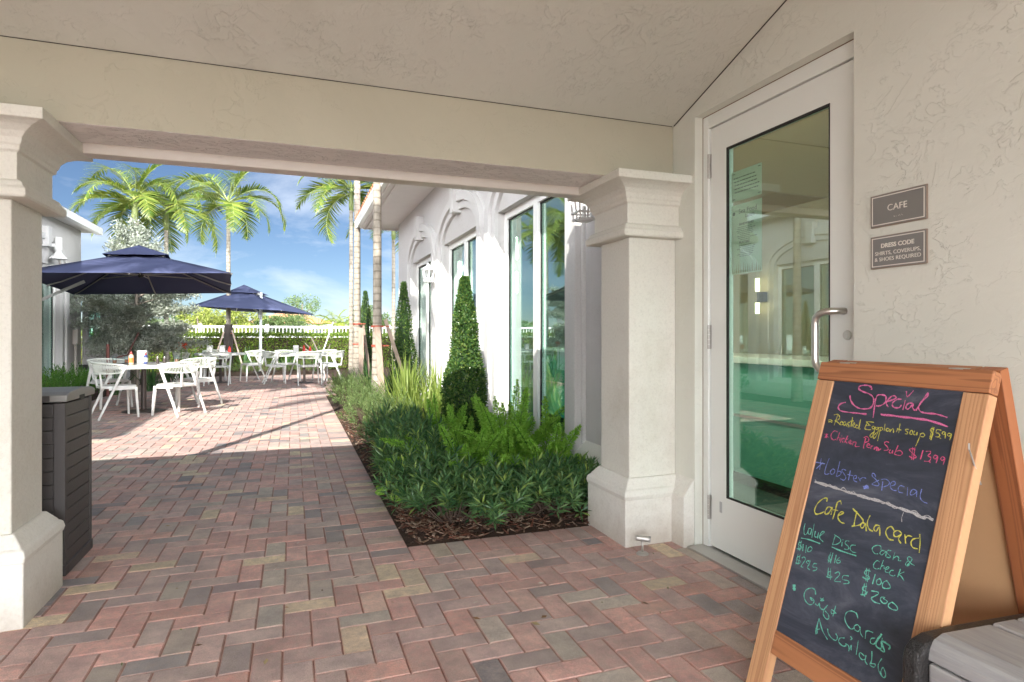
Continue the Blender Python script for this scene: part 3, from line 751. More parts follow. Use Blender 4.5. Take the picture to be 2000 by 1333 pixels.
# ------------------------------------------------------------------ chalkboard A-frame sign
random.seed(11)
M['woodz'] = woodmat('grained_pine_upright', 'z', (.56,.32,.165), (.30,.105,.045))
M['woody'] = woodmat('grained_pine_rail', 'y', (.44,.185,.08), (.10,.032,.018))
M['woodside'] = plain('pale_pine_edge', (.60,.33,.15), .55, var=.12)
M['mdf'] = plain('tan_backing_board', (.62,.38,.20), .6, var=.10, bump=.0006, bscale=60)
m = NT('chalkboard'); v = m.coord((1,1,1))
sm = m.noise(m.coord((1,.45,1.5)), 6, 8, .72, .9)
m.setc(m.ramp(sm, [(.30,(.018,.023,.036)),(.50,(.040,.048,.072)),(.60,(.070,.080,.112)),(.74,(.14,.15,.18))])); m.rough(m.ramp(sm, [(.3,(.28,)*3),(.7,(.5,)*3)])); M['board'] = m.mat  # chalk smears, with a bluish sky sheen put into the board colour
def chalk(name, c):
    m = NT(name); v = m.coord()
    n = m.ramp(m.noise(v, 420, 4, .7), [(.36,[x*.35+.01 for x in c]),(.55,c)])
    m.setc(n); m.rough(.95); m.b.inputs['Specular IOR Level'].default_value=.1; return m.mat
CH = {'P':chalk('pink_chalk',(.78,.20,.42)),'K':chalk('rose_chalk',(.80,.14,.30)),'Y':chalk('yellow_chalk',(.70,.68,.12)),'B':chalk('blue_chalk',(.26,.33,.80)),'T':chalk('teal_chalk',(.20,.66,.52)),'W':chalk('white_chalk',(.55,.55,.56))}
FX, FY, WB_ = 1.435, 1.677, .571
nrm_ = math.hypot(1,.3095)
V_ = Vector((.3095/nrm_,0,1/nrm_)); U_ = Vector((0,-1,0)); N_ = Vector((-1/nrm_,0,.3095/nrm_))
def on_board(u, s_, n, O=(FX,FY,0), V=V_, N=N_): return tuple(Vector(O)+U_*u+V*s_+N*n)
def slab(b, u0,u1,s0,s1,n0,n1, **k):
    b.hexa([on_board(u0,s0,n0,**k),on_board(u1,s0,n0,**k),on_board(u1,s0,n1,**k),on_board(u0,s0,n1,**k),on_board(u0,s1,n0,**k),on_board(u1,s1,n0,**k),on_board(u1,s1,n1,**k),on_board(u0,s1,n1,**k)])
asign = thing('chalkboard_sign', 'wooden A-frame chalkboard listing specials, standing in front of the glass door', 'chalkboard sign', (1.75,1.39,0))
SL_ = 1.105*nrm_
for nm,u0,u1 in (('frame_stile',0,.069),('frame_stile',WB_-.069,WB_)):
    b = MB(); slab(b,u0,u1,0,SL_-.066,-.036,0); b.build(nm, M['woodz'], asign, bevel=.003)
b = MB(); slab(b,0,WB_,SL_-.064,SL_,-.036,.0015); b.build('top_rail', M['woody'], asign, bevel=.003)
b = MB(); slab(b,.071,WB_-.071,.158,.2338,-.034,-.001); b.build('bottom_rail', M['woodside'] if False else M['woody'], asign, bevel=.003)
b = MB(); slab(b,.067,WB_-.067,.232,SL_-.062,-.012,-.0055); pn = b.build('chalk_panel', M['board'], asign)
# lettering: every chalk stroke is a thin raised ribbon
CHALK = """P6.2 1534,1047 1526,1030 1510,1016 1489,1008 1468,1008 1449,1014 1442,1032 1449,1050 1465,1059 1488,1064 1505,1071 1506,1080 1493,1085 1474,1086 1461,1080 1460,1073|P5.9 1438,1046 1436,1023 1432,983|P5.9 1437,1045 1434,1057 1420,1060 1406,1057 1402,1043 1407,1031 1421,1023 1431,1023|P5.8 1402,1038 1386,1045 1371,1053 1374,1060 1385,1059 1394,1048 1399,1036 1394,1028 1389,1024|P5.7 1352,1052 1364,1051 1376,1041 1377,1030 1367,1024 1353,1026 1348,1035|P5.7 1339,1051 1340,1020|P5.6 1314,1043 1325,1043 1332,1035 1331,1026 1325,1024 1318,1032 1312,1042 1311,1030 1302,1022|P5.5 1300,1023 1294,1037 1283,1064 1275,1080 1275,1069 1289,1050 1294,1034 1285,1022 1267,1019 1241,1020 1220,1017 1205,1014|P5.7 1342,1079 1335,1062 1320,1083|P6.2 1544,1022 1563,1014 1568,1001 1554,991 1523,990 1490,991 1458,992|P5.8 1409,998 1371,999 1324,1000 1280,1001 1245,998 1198,988|P6.7 1407,996 1370,997 1324,998 1280,999 1245,997 1202,988|Y3.7 1596,953 1588,956 1580,953 1577,952|Y3.7 1593,947 1586,950 1578,947|Y3.6 1563,975 1565,961 1568,939|Y3.6 1578,974 1565,978 1557,974 1553,966 1560,958 1569,955 1558,952 1546,945|Y3.6 1542,957 1546,951 1545,945 1538,945 1535,951 1541,956|Y3.6 1526,955 1532,956 1534,949 1529,944 1524,951 1522,945 1518,944|Y3.5 1510,957 1516,957 1517,950 1512,947 1510,942 1516,942|Y3.5 1505,975 1503,944|Y3.5 1510,961 1498,964|Y3.5 1497,948 1492,954 1494,958 1498,953 1495,945 1486,944|Y3.5 1479,951 1485,952 1486,946 1481,942 1475,948 1474,972 1473,942 1467,942|Y3.4 1425,969 1440,969 1448,967 1450,957 1452,945 1441,943 1429,945|Y3.4 1450,955 1435,958|Y3.4 1453,968 1437,957|Y3.4 1422,957 1428,955 1426,949 1421,949 1418,956 1418,936 1422,922 1428,923 1427,930 1420,937|Y3.4 1409,956 1415,953 1413,948 1408,950 1405,956 1405,938 1411,920 1417,922 1415,930 1408,939|Y3.3 1399,953 1399,913|Y3.4 1403,955 1395,957 1391,952 1396,947 1401,947|Y3.3 1387,970 1385,948|Y3.3 1372,957 1379,956 1378,949 1372,949 1369,956 1368,948|Y3.3 1364,956 1365,947|Y3.3 1363,953 1359,958 1355,955 1354,946|Y3.3 1339,977 1337,948|Y3.3 1345,961 1331,958|Y3.3 1345,950 1343,961|Y3.2 1308,964 1317,963 1317,959 1310,955 1310,950 1317,949|Y3.2 1299,963 1303,957 1301,950 1295,952 1295,959 1299,963|Y3.2 1290,962 1291,952 1284,951 1281,960 1281,950|Y3.1 1270,957 1273,937 1277,918|Y3.1 1272,955 1264,959 1258,955 1260,949 1269,949|Y3.1 1234,975 1243,976 1244,970 1236,963 1236,954 1244,953|Y3.1 1241,982 1241,946|Y3.1 1236,981 1237,943|Y3.0 1214,975 1226,976 1227,966 1220,966 1215,959 1219,955 1226,955|Y3.0 1215,955 1213,953 1210,952|Y3.0 1201,971 1208,972 1210,967 1204,964 1201,971 1199,954|Y3.0 1184,969 1193,970 1194,964 1189,962 1184,968 1186,951|K3.9 1598,905 1579,895|K3.9 1584,907 1593,892|K3.9 1590,907 1587,892|K3.8 1549,919 1561,921 1570,910 1569,898 1558,890 1548,894|K3.8 1540,919 1544,890|K3.8 1545,897 1539,902 1533,892|K3.8 1531,903 1529,886|K3.8 1530,909 1528,908|K3.8 1516,901 1524,901 1525,893 1518,888|K3.8 1507,913 1513,889|K3.7 1503,903 1512,895 1503,888|K3.7 1497,892 1490,895 1493,900 1498,895 1495,889 1486,889|K3.7 1483,898 1482,885|K3.7 1481,893 1475,898 1471,894 1471,883 1456,886|K3.6 1441,916 1442,887 1439,883|K3.6 1448,915 1440,921 1431,916 1430,907 1441,901|K3.6 1432,895 1422,896 1426,900 1431,897 1429,888 1420,888|K3.6 1417,896 1416,885|K3.6 1416,892 1410,896|K3.6 1404,894 1404,884 1400,893 1396,893 1396,883 1394,891 1390,891 1391,884 1382,891|K3.5 1361,915 1370,916 1375,909 1362,900 1359,892 1371,888|K3.5 1351,894 1354,886 1346,884 1343,894 1343,884|K3.4 1330,911 1336,883|K3.4 1332,892 1321,897 1312,891 1316,883 1327,882 1337,884|K3.3 1275,908 1286,909 1293,904 1278,894 1268,887 1278,882 1290,886|K3.4 1285,914 1280,877|K3.3 1278,914 1275,877|K3.3 1253,910 1255,883|K3.3 1244,908 1233,911 1230,906 1236,897 1227,894 1229,883 1243,880|K3.3 1229,883 1227,881 1225,879|K3.2 1208,901 1217,902 1219,895 1213,892 1208,900 1209,881|K3.2 1188,900 1196,902 1199,895 1193,892 1188,899 1189,881|B3.4 1588,821 1584,783|B3.4 1606,804 1568,806|B3.4 1598,783 1578,808|B3.3 1557,827 1562,795 1561,776 1554,773 1543,778|B3.3 1534,796 1541,786 1536,778 1527,781 1525,793 1534,796|B3.3 1514,825 1515,774|B3.3 1513,774 1501,784 1502,794 1512,792|B3.2 1484,801 1495,803 1499,797 1484,785 1479,777 1485,769 1498,771|B3.2 1469,804 1468,773|B3.2 1476,790 1454,790|B3.2 1451,780 1442,786 1445,793 1452,789 1450,777 1436,774|B3.1 1436,790 1426,779|B3.1 1430,783 1421,792 1409,792|B3.1 1379,803 1384,811 1392,812 1390,803 1378,797 1364,786 1365,779 1379,778 1385,781 1366,796|B3.0 1353,795 1350,768|B3.0 1359,800 1345,804 1332,798 1334,788 1347,780|B3.0 1327,787 1313,795 1316,803 1325,800 1327,787 1317,778 1305,779|B2.9 1284,795 1296,796 1301,787 1297,777 1284,777|B2.9 1274,796 1270,772|B2.8 1247,793 1258,794 1263,782 1259,777 1249,784 1246,793 1243,776|B2.8 1233,801 1233,779 1223,768 1209,766|B10.5 1411,763 1404,769 1395,769|B10.5 1410,761 1393,766|W10.4 1592,739 1549,739 1513,738 1468,736 1426,736 1385,735 1347,736 1308,733 1272,731 1237,729 1213,723 1203,728 1184,726|W3.1 1593,747 1577,736 1559,740 1545,734 1532,744 1515,735 1511,744 1491,736 1479,746 1456,734 1442,743 1422,731 1405,740 1384,731 1366,740 1338,731 1322,740 1300,727 1278,736 1260,727 1239,737 1218,726 1203,734 1189,730|W2.7 1270,724 1272,708 1269,696|Y5.0 1529,687 1530,698 1543,694 1560,675 1567,650 1559,638 1544,643 1529,654|Y5.0 1505,673 1519,672 1526,656 1522,647 1511,655 1503,675 1502,651|Y4.9 1474,693 1479,702 1489,694 1490,666 1492,639|Y4.9 1497,669 1480,671|Y4.9 1476,655 1458,670 1468,670 1475,660 1474,648 1461,639 1448,639|Y4.8 1415,687 1415,660 1414,640|Y4.8 1431,691 1399,674 1387,663 1398,648 1421,638|Y4.7 1382,660 1392,655 1390,643 1382,646 1378,659 1370,638|Y4.6 1369,687 1373,663 1363,647 1349,644|Y4.5 1331,666 1344,664 1348,652 1339,647 1332,663 1325,638|Y4.4 1286,666 1297,674 1307,666 1309,652 1296,638 1281,639|Y4.4 1262,665 1274,669 1285,662 1282,651 1271,653 1262,664 1268,647 1258,637|Y4.4 1253,665 1245,641|Y4.4 1250,655 1243,664 1231,665|Y4.3 1212,678 1206,656 1203,629|Y4.3 1212,667 1226,660 1231,648 1223,637 1208,638|T3.4 1591,597 1591,578 1584,561 1575,568 1572,587|T3.4 1563,588 1572,584 1571,569 1562,570 1561,587 1559,568|T3.4 1556,606 1553,560|T3.4 1545,585 1544,568 1534,569 1532,584 1531,565|T3.3 1526,574 1512,590 1517,593 1524,582 1523,568 1507,561|T4.9 1594,546 1561,551 1517,552|T4.6 1473,556 1437,555 1384,558|T3.2 1469,594 1471,580 1472,564|T3.2 1475,595 1452,590 1447,582 1457,570 1473,563|T3.2 1441,582 1439,569|T3.2 1441,589 1439,589|T3.1 1418,592 1428,590 1430,581 1417,576 1416,567 1429,564|T3.1 1394,587 1407,583 1410,572 1400,565 1387,567|T3.4 1588,533 1598,529 1597,522 1586,521 1585,512 1601,508|T3.4 1597,537 1595,504|T3.4 1590,538 1588,505|T3.4 1580,530 1576,508|T3.4 1567,530 1563,506|T3.3 1550,532 1557,525 1557,514 1548,516 1542,527 1550,532|T3.4 1581,488 1591,483 1591,475 1577,475 1578,466 1594,462|T3.4 1591,493 1590,459|T3.4 1582,495 1582,461|T3.4 1573,486 1565,492 1558,486 1565,469 1568,459 1559,460|T3.3 1548,485 1540,489 1539,479 1544,465 1532,461|T3.3 1543,477 1552,479 1548,486 1540,483|T3.3 1512,488 1523,485 1524,474 1510,477 1509,470 1521,462|T3.2 1469,531 1475,528 1475,520 1467,518 1468,512 1478,514|T3.2 1472,539 1473,506|T3.2 1464,540 1465,507|T3.2 1451,538 1451,512|T3.2 1438,535 1445,523 1443,516 1434,519 1433,526 1442,524|T3.2 1456,485 1465,478 1460,470 1450,471 1451,466 1469,463|T3.2 1468,492 1464,462|T3.2 1460,493 1452,459|T3.2 1442,483 1431,492 1425,485 1435,468 1436,461 1416,467|T3.1 1394,493 1411,488 1412,476 1393,479 1389,473 1405,465|T3.0 1312,600 1315,610 1327,609 1338,600 1338,591 1328,584 1318,587|T3.0 1297,601 1308,600 1313,591 1307,587 1300,595 1295,601 1294,587|T2.9 1281,608 1291,606 1292,598 1281,593 1282,588 1292,586|T2.9 1270,608 1271,585|T2.9 1270,591 1262,599 1255,596 1255,589 1247,591|T2.8 1228,585 1219,601 1220,608 1229,609 1230,601 1217,593 1208,592|T2.9 1229,597 1233,587 1228,583 1221,590|T3.0 1308,566 1317,567 1324,555 1322,545 1312,544 1305,549|T3.0 1298,575 1302,546|T3.0 1301,555 1294,561 1290,552|T2.9 1287,551 1277,559 1281,562 1286,556 1285,546 1275,547|T2.9 1262,558 1270,555 1272,544 1260,543 1255,548|T2.9 1244,569 1247,545|T2.9 1232,565 1245,553 1238,551 1227,542|T3.9 1329,531 1343,529 1346,519 1332,515 1327,511 1337,505 1350,507|T3.9 1343,536 1337,500|T3.9 1335,537 1332,499|T3.8 1313,529 1315,499|T3.8 1296,522 1304,515 1303,505 1294,505 1290,514 1296,522|T3.7 1276,524 1285,514 1283,502 1271,503 1261,510 1268,519 1276,524|T3.8 1330,486 1341,480 1341,473 1329,471 1327,464 1344,457|T3.9 1339,492 1339,455|T3.9 1333,494 1330,456|T3.8 1324,473 1334,457|T3.8 1314,479 1296,484 1291,480 1300,470 1309,460 1298,454 1280,456|T3.7 1270,478 1280,475 1282,467 1272,461 1263,465 1262,471 1275,474|T3.7 1248,474 1255,466 1254,458 1240,456 1228,461 1234,470 1248,474|T12.4 1583,390 1572,394|T12.4 1581,382 1569,385|T12.4 1577,388 1572,378|T3.9 1491,398 1498,410 1512,410 1529,397 1532,378 1521,364 1505,360 1494,367 1492,379 1508,381 1501,376 1491,379|T3.9 1485,371 1475,369 1472,379 1465,367 1451,367 1442,385 1450,368 1449,353 1437,345 1428,349 1432,360 1446,365|T3.8 1473,394 1458,393 1469,387 1461,399|T3.7 1414,394 1416,361|T3.7 1406,374 1425,378 1422,367 1409,375|T3.6 1344,404 1336,390 1344,401 1361,401 1375,390 1376,372 1364,358 1349,353 1340,361|T3.6 1340,357 1341,366 1332,373 1323,367 1327,356 1338,356|T3.6 1324,371 1318,355 1308,348|T3.5 1304,369 1301,347|T3.5 1303,362 1299,371 1282,373|T3.5 1273,362 1284,355 1283,344 1272,346 1266,363 1257,381|T3.4 1263,371 1266,347 1251,343 1252,360 1253,372|T3.4 1253,340 1238,340 1255,361 1228,363 1228,352|T5.0 1257,381 1267,347 1253,340|T5.0 1253,341 1239,341 1251,363 1228,361 1229,351|T4.1 1460,336 1462,302 1460,287|T4.1 1459,334 1439,307 1416,291|T4.1 1462,300 1449,308|T4.1 1460,315 1456,290|T4.0 1424,320 1418,309 1404,301 1389,301 1386,312 1394,319|T3.9 1363,320 1378,313 1378,301 1362,297 1353,304 1356,307 1345,305 1341,292|T3.8 1340,298 1338,311 1335,298|T3.8 1346,333 1340,329 1344,324|T3.8 1320,333 1317,294|T3.7 1292,302 1306,305 1307,295 1297,290 1288,296 1288,307 1287,291 1278,285|T3.7 1274,325 1269,302 1271,288 1258,288 1257,297 1269,293|T3.6 1242,320 1248,301 1243,286 1227,276 1222,284 1227,294 1234,300 1237,285 1230,277"""
tn = {k:MB() for k in CH}
def smooth_pts(P, k=4):
    if len(P) < 3: return P
    out = []
    for i in range(len(P)-1):
        p0 = P[max(i-1,0)]; p1 = P[i]; p2 = P[i+1]; p3 = P[min(i+2,len(P)-1)]
        for j in range(k):
            t = j/k; out.append(tuple(.5*((2*b_)+(-a+c_)*t+(2*a-5*b_+4*c_-d)*t*t+(-a+3*b_-3*c_+d)*t**3) for a,b_,c_,d in zip(p0,p1,p2,p3)))
    out.append(P[-1]); return out
for si,st in enumerate(CHALK.split('|')):
    h_, rest = st.split(' ',1); ck = h_[0]; wd = float(h_[1:])/1000
    P = [tuple(float(a)/1000 for a in q.split(',')) for q in rest.split()]
    P = [(FY-a, s_) for a,s_ in P]; P = smooth_pts(P)
    b = tn[ck]; vs = []
    for i,p in enumerate(P):
        a_ = P[max(i-1,0)]; c_ = P[min(i+1,len(P)-1)]; d = (c_[0]-a_[0], c_[1]-a_[1]); L = math.hypot(*d) or 1
        wv = wd*(.33+.12*math.sin(i*1.3+si)+.07*math.sin(i*.37+2*si)); nx, ny = -d[1]/L*wv, d[0]/L*wv
        e = -.0049+si*4e-6+i*1.5e-6
        vs += [on_board(p[0]+nx,p[1]+ny,e), on_board(p[0]-nx,p[1]-ny,e)]
    b.add(vs, [(2*i,2*i+1,2*i+3,2*i+2) for i in range(len(P)-1)])
for k,b in tn.items(): b.build('chalk_lettering', CH[k], asign, recalc=False)
# rear frame leaning the other way
RV = Vector((-.3095/nrm_*.0,0,1))  # placeholder
RO = Vector((2.095,FY,0)); RT = Vector((1.818,FY,1.108)); RV = (RT-RO).normalized(); RN = Vector((-RV.z,0,RV.x)); RL = (RT-RO).length
kw = dict(O=tuple(RO), V=RV, N=RN)
for u0,u1 in ((0,.062),(WB_-.062,WB_)):
    b = MB(); slab(b,u0,u1,0,RL,-.018,.018,**kw); b.build('rear_stile', woodmat('dark_rear_pine','z',(.36,.13,.05),(.13,.04,.02)), asign, bevel=.003)
b = MB(); slab(b,.064,WB_-.064,RL-.07,RL,-.017,.017,**kw); b.build('rear_rail', M['woody'], asign, bevel=.003)
b = MB(); slab(b,.064,WB_-.064,.158,.23,-.017,.017,**kw); b.build('rear_rail', M['woody'], asign, bevel=.003)
b = MB(); slab(b,.064,WB_-.064,.23,RL-.07,-.004,.004,**kw); b.build('rear_panel', M['mdf'], asign)
b = MB(); slab(b,.075,WB_-.075,.235,SL_-.07,-.019,-.0125); b.build('panel_backing', M['mdf'], asign)
b = MB(); y = FY-WB_+.006
b.tube([(1.675,y-.008,.915),(1.672,y-.010,.90),(1.685,y-.006,.885),(1.73,y-.002,.80)], .0022, 6); b.build('spreader_hook', M['galv'], asign)
for yy in (FY-.10, FY-WB_+.10):
    b = MB(); b.box(1.775,1.815,yy-.02,yy+.02,1.100,1.106); b.build('hinge', M['galv'], asign)

# ------------------------------------------------------------------ bench corner, bottom right
m = NT('black_wicker_resin'); v = m.coord((1,1,.6))
wv_ = m.noise(v, 170, 3, .6, 1.2); m.setc(m.ramp(wv_,[(.4,(.008,.008,.009)),(.7,(.03,.028,.027))])); m.rough(.28)
m.L(m.bump(wv_, .006, 1), m.b.inputs['Normal']); M['resin'] = m.mat
m = NT('grey_poly_slat'); v = m.coord((1,.08,1)); n_ = m.noise(v, 60, 5, .7); m.setc(m.ramp(n_,[(.3,(.24,.24,.25)),(.7,(.36,.36,.36))])); m.rough(.5); m.L(m.bump(n_,.0008), m.b.inputs['Normal']); M['slat'] = m.mat
bench = thing('slatted_bench', 'grey slatted bench with black resin frame beside the chalkboard sign', 'bench', (1.8,.7,0))
prof_ = [(1.425,.0),(1.425,.40),(1.433,.425),(1.455,.443),(1.49,.452),(1.60,.452),(1.80,.444),(2.09,.432),(2.09,0),(2.03,0),(2.03,.34),(1.49,.34),(1.49,0)]
for y0 in (1.058,.30):
    b = MB(); b.extr(prof_, 'y', y0, y0+.045); b.build('side_frame', M['resin'], bench, bevel=.012, seg=3)
def zc(x): return .447-(x-1.5)*.022
xs = [1.462,1.695,1.79,1.885,1.98,2.08]
for i in range(5):
    x0,x1 = xs[i]+.004, xs[i+1]-.004
    if i == 0:
        pr = [(x0-.005,.405),(x0+.0,.432),(x0+.018,.452),(x0+.05,.462),(x1,zc(x1)+.012),(x1,zc(x1)-.012),(x0+.06,.44),(x0+.03,.432),(x0+.018,.415),(x0+.016,.405)]
    else: pr = [(x0,zc(x0)-.012),(x0,zc(x0)+.010),(x0+.006,zc(x0)+.014),(x1-.006,zc(x1)+.014),(x1,zc(x1)+.010),(x1,zc(x1)-.012)]
    b = MB(); b.extr(pr, 'y', .28, 1.062); b.build('slat', M['slat'], bench, bevel=.003)
b = MB()
for k in range(9): y = .345+k*.0795; b.box(1.497,1.525,y,y+.072,.10,.395)
b.box(1.505,1.52,.345,1.058,.10,.39); b.build('front_apron', M['resin'], bench, bevel=.003)
b = MB(); b.box(1.452,1.480,.345,1.057,.31,.342); b.box(1.458,1.494,.345,1.057,.342,.40); b.build('front_rail', M['slat'], bench, bevel=.006)

# ------------------------------------------------------------------ storage bin behind the left column
M['bin'] = plain('dark_brown_resin_planks', (.062,.056,.057), .5, var=.1, bump=.0015, bscale=120)
M['binlid'] = plain('grey_brown_resin_lid', (.24,.235,.23), .4, var=.06)
bx0,bx1,by0,by1 = -1.66,-1.068,3.60,4.03
t = thing('storage_bin', 'tall dark plank-textured storage bin standing behind the left column', 'storage bin', ((bx0+bx1)/2,3.8,0))
b = MB(); b.box(bx0+.012,bx1-.012,by0+.012,by1-.012,.002,.86); b.build('liner', M['black'], t)
for (x,y) in ((bx0,by0),(bx1-.05,by0),(bx0,by1-.035),(bx1-.05,by1-.035)):
    b = MB(); b.box(x,x+.05,y,y+.035,.056,.862); b.build('corner_post', M['bin'], t, bevel=.004)
b = MB()
b.box(bx0-.004,bx1+.004,by0-.004,by0+.03,.002,.055); b.box(bx1-.03,bx1+.004,by0+.03,by1-.03,.002,.055); b.box(bx0-.004,bx1+.004,by1-.03,by1+.004,.002,.055)
b.build('skirt', M['bin'], t, bevel=.004)
n_ = 12; h_ = (.862-.057)/n_
b = MB()
for k in range(n_): b.box(bx1-.014,bx1-.003,by0+.037,by1-.037,.057+k*h_,.057+(k+1)*h_-.0045)
b.build('side_panel', M['bin'], t, bevel=.0025)
b = MB()
for k in range(n_): b.box(bx0+.052,bx1-.052,by0+.003,by0+.014,.057+k*h_,.057+(k+1)*h_-.0045)
b.build('front_panel', M['bin'], t, bevel=.0025)
b = MB(); pr = [(by0-.012,.868),(by0-.012,.902),(by0+.04,.915),((by0+by1)/2,.928),(by1-.04,.915),(by1+.012,.902),(by1+.012,.868)]
b.extr(pr,'x',bx0-.012,bx1+.012); lid = b.build('lid', M['binlid'], t, bevel=.006)
b = MB(); b.box(bx0+.06,bx1-.06,by0-.016,by0-.012,.872,.900); b.build('latch_strip', M['bin'], t, bevel=.002)
b = MB(); b.box(bx1+.0122,bx1+.0135,3.775,3.855,.868,.886); b.box(bx1+.0122,bx1+.0135,3.79,3.84,.858,.868); b.build('handle_slot', M['black'], t)

# ------------------------------------------------------------------ cantilever parasols
M['navy'] = plain('navy_canopy_fabric', (.060,.070,.14), .8, var=.05, spec=.2)
M['alu'] = plain('grey_parasol_aluminium', (.42,.42,.41), .38, .6, var=.04)
M['mastgrey'] = plain('pale_parasol_mast', (.55,.58,.58), .4, .4, var=.04)
def parasol(label, C4, apex, mast, mast_top, arm_to, base):
    C4 = [Vector(c) for c in C4]; A = Vector(apex)
    ctr = sum(C4, Vector())/4
    t = thing('cantilever_parasol', label, 'parasol', (mast[0],mast[1],0), group='navy cantilever parasols shading the tables')
    b = MB(); NN = 10; f0 = .14
    for k in range(4):
        a, c = C4[k], C4[(k+1)%4]; mid = (a+c)/2
        vs = []
        for j in range(NN+1):
            f = f0+(1-f0)*j/NN
            for i in range(NN+1):
                g = i/NN; e = a.lerp(c, g); p = A.lerp(e, f)
                seam = min(abs(g-0),abs(g-.5),abs(g-1))*4       # 0 at ribs, 1 halfway
                p.z -= .035*math.sin(PI*f)*seam + .02*math.sin(PI*f)
                out = (ctr-e); out.z = 0; p += out*(.015*seam*f)
                p.z += .10*f*(1-f)
                vs.append(tuple(p))
        b.add(vs, [(j*(NN+1)+i,j*(NN+1)+i+1,(j+1)*(NN+1)+i+1,(j+1)*(NN+1)+i) for j in range(NN) for i in range(NN)])
    cn = b.build('canopy', M['navy'], t, smooth=True, recalc=False)
    s_ = cn.modifiers.new('thick','SOLIDIFY'); s_.thickness = .004; s_.offset = -1
    b = MB(); up = Vector((0,0,.075))
    for k in range(4):
        a, c = C4[k], C4[(k+1)%4]; vs = []
        for j in range(4):
            f = .33*j/3
            for i in range(5):
                g = i/4; p = A.lerp(a.lerp(c,g), f)+up; p.z += .05*(1-f/.33)-.02*abs(math.sin(2*PI*g))*f
                vs.append(tuple(p))
        b.add(vs, [(j*5+i,j*5+i+1,(j+1)*5+i+1,(j+1)*5+i) for j in range(3) for i in range(4)])
    vt = b.build('vent', M['navy'], cn, off=(0,0,0), recalc=False, smooth=False)
    s_ = vt.modifiers.new('thick','SOLIDIFY'); s_.thickness = .004
    b = MB()
    for k in range(4):
        e = A.lerp(C4[k],.28)+up; b.bar(A.lerp(C4[k],.10)+Vector((0,0,-.02)), e-Vector((0,0,.05)), .014,.014); b.bar(e-Vector((0,0,.012)), A.lerp(C4[(k+1)%4],.28)+up-Vector((0,0,.012)), .012,.012)
    b.build('vent_frame', M['alu'], t)
    hub = A-Vector((0,0,.42)); hub.x = hub.x*.6+ctr.x*.4; hub.y = hub.y*.6+ctr.y*.4
    b = MB(); b.lathe([(.0,-.05),(.03,-.05),(.05,-.02),(.05,.03),(.03,.05),(.0,.05)], tuple(hub), 14); b.tube([hub, A-Vector((0,0,.03))], .022, 10); b.build('hub', M['black'], t)
    for k in range(4):
        for e in (C4[k], (C4[k]+C4[(k+1)%4])/2):
            p1 = A.lerp(e,.10)+Vector((0,0,-.05)); P = [A.lerp(e,.10+.9*j/6)+Vector((0,0,-.035-.02*math.sin(PI*j/6)+.10*(j/6)*(1-j/6)*.9)) for j in range(7)]
            P[-1] = e+Vector((0,0,-.012))
            b = MB(); b.tube(P, .0125, 6); rb = b.build('rib', M['alu'], t)
            b = MB(); b.tube([hub, A.lerp(e,.55)+Vector((0,0,-.045))], .010, 6); b.build('strut', M['alu'], rb, off=(0,0,0))
    mt = Vector(mast_top)
    b = MB(); b.tube([(mast[0],mast[1],.05), mt], .045, 14); b.build('mast', M['mastgrey'], t, smooth=False)
    b = MB(); b.bar(mt-Vector((0,0,.04)), Vector(arm_to), .055,.075); b.build('arm', M['alu'], t, bevel=.004)
    z = mast[2]; b = MB(); b.lathe([(.0,z-.12),(.062,z-.12),(.07,z-.06),(.07,z+.06),(.055,z+.1),(.0,z+.1)], (mast[0],mast[1],0), 14)
    d = Vector((arm_to[0]-mast[0],arm_to[1]-mast[1],0)).normalized()
    b.build('crank_housing', M['mastgrey'], t); b = MB(); b.bar((mast[0],mast[1],z+.02), Vector((mast[0],mast[1],z))+d*.75+Vector((0,0,.42)), .03,.05); b.build('brace', M['alu'], t)
    b = MB(); b.bar((mast[0]-.5,mast[1],.03),(mast[0]+.5,mast[1],.03),.09,.05); b.bar((mast[0],mast[1]-.5,.03),(mast[0],mast[1]-.047,.03),.09,.048); b.bar((mast[0],mast[1]+.047,.03),(mast[0],mast[1]+.5,.03),.09,.048); b.build('cross_base', M['black'], t)
    return t
def cw(l, d, z):   # lateral / depth as seen from the entrance -> world
    s_, c_ = .33777, .94123
    return (l*c_+d*s_, d*c_-l*s_, z)
parasol('near navy parasol with a raised vent, over the closest round table', [(-4.08,11.44,2.165),(-1.01,11.71,2.285),(-1.28,14.52,2.11),(-4.09,14.25,2.0)], (-2.70,12.98,2.74), (-4.30,12.95,1.75), (-4.30,12.95,2.45), (-2.80,12.98,2.42), None)
parasol('far navy parasol on a pale mast in front of the clipped hedge', [cw(-9.8,18.6,2.09),cw(-6.99,18.5,1.946),cw(-6.89,21.3,1.90),cw(-9.7,21.4,2.04)], cw(-8.75,19.9,2.72), cw(-8.06,19.5,1.87), cw(-8.03,19.5,2.56), cw(-8.7,19.85,2.50), None)

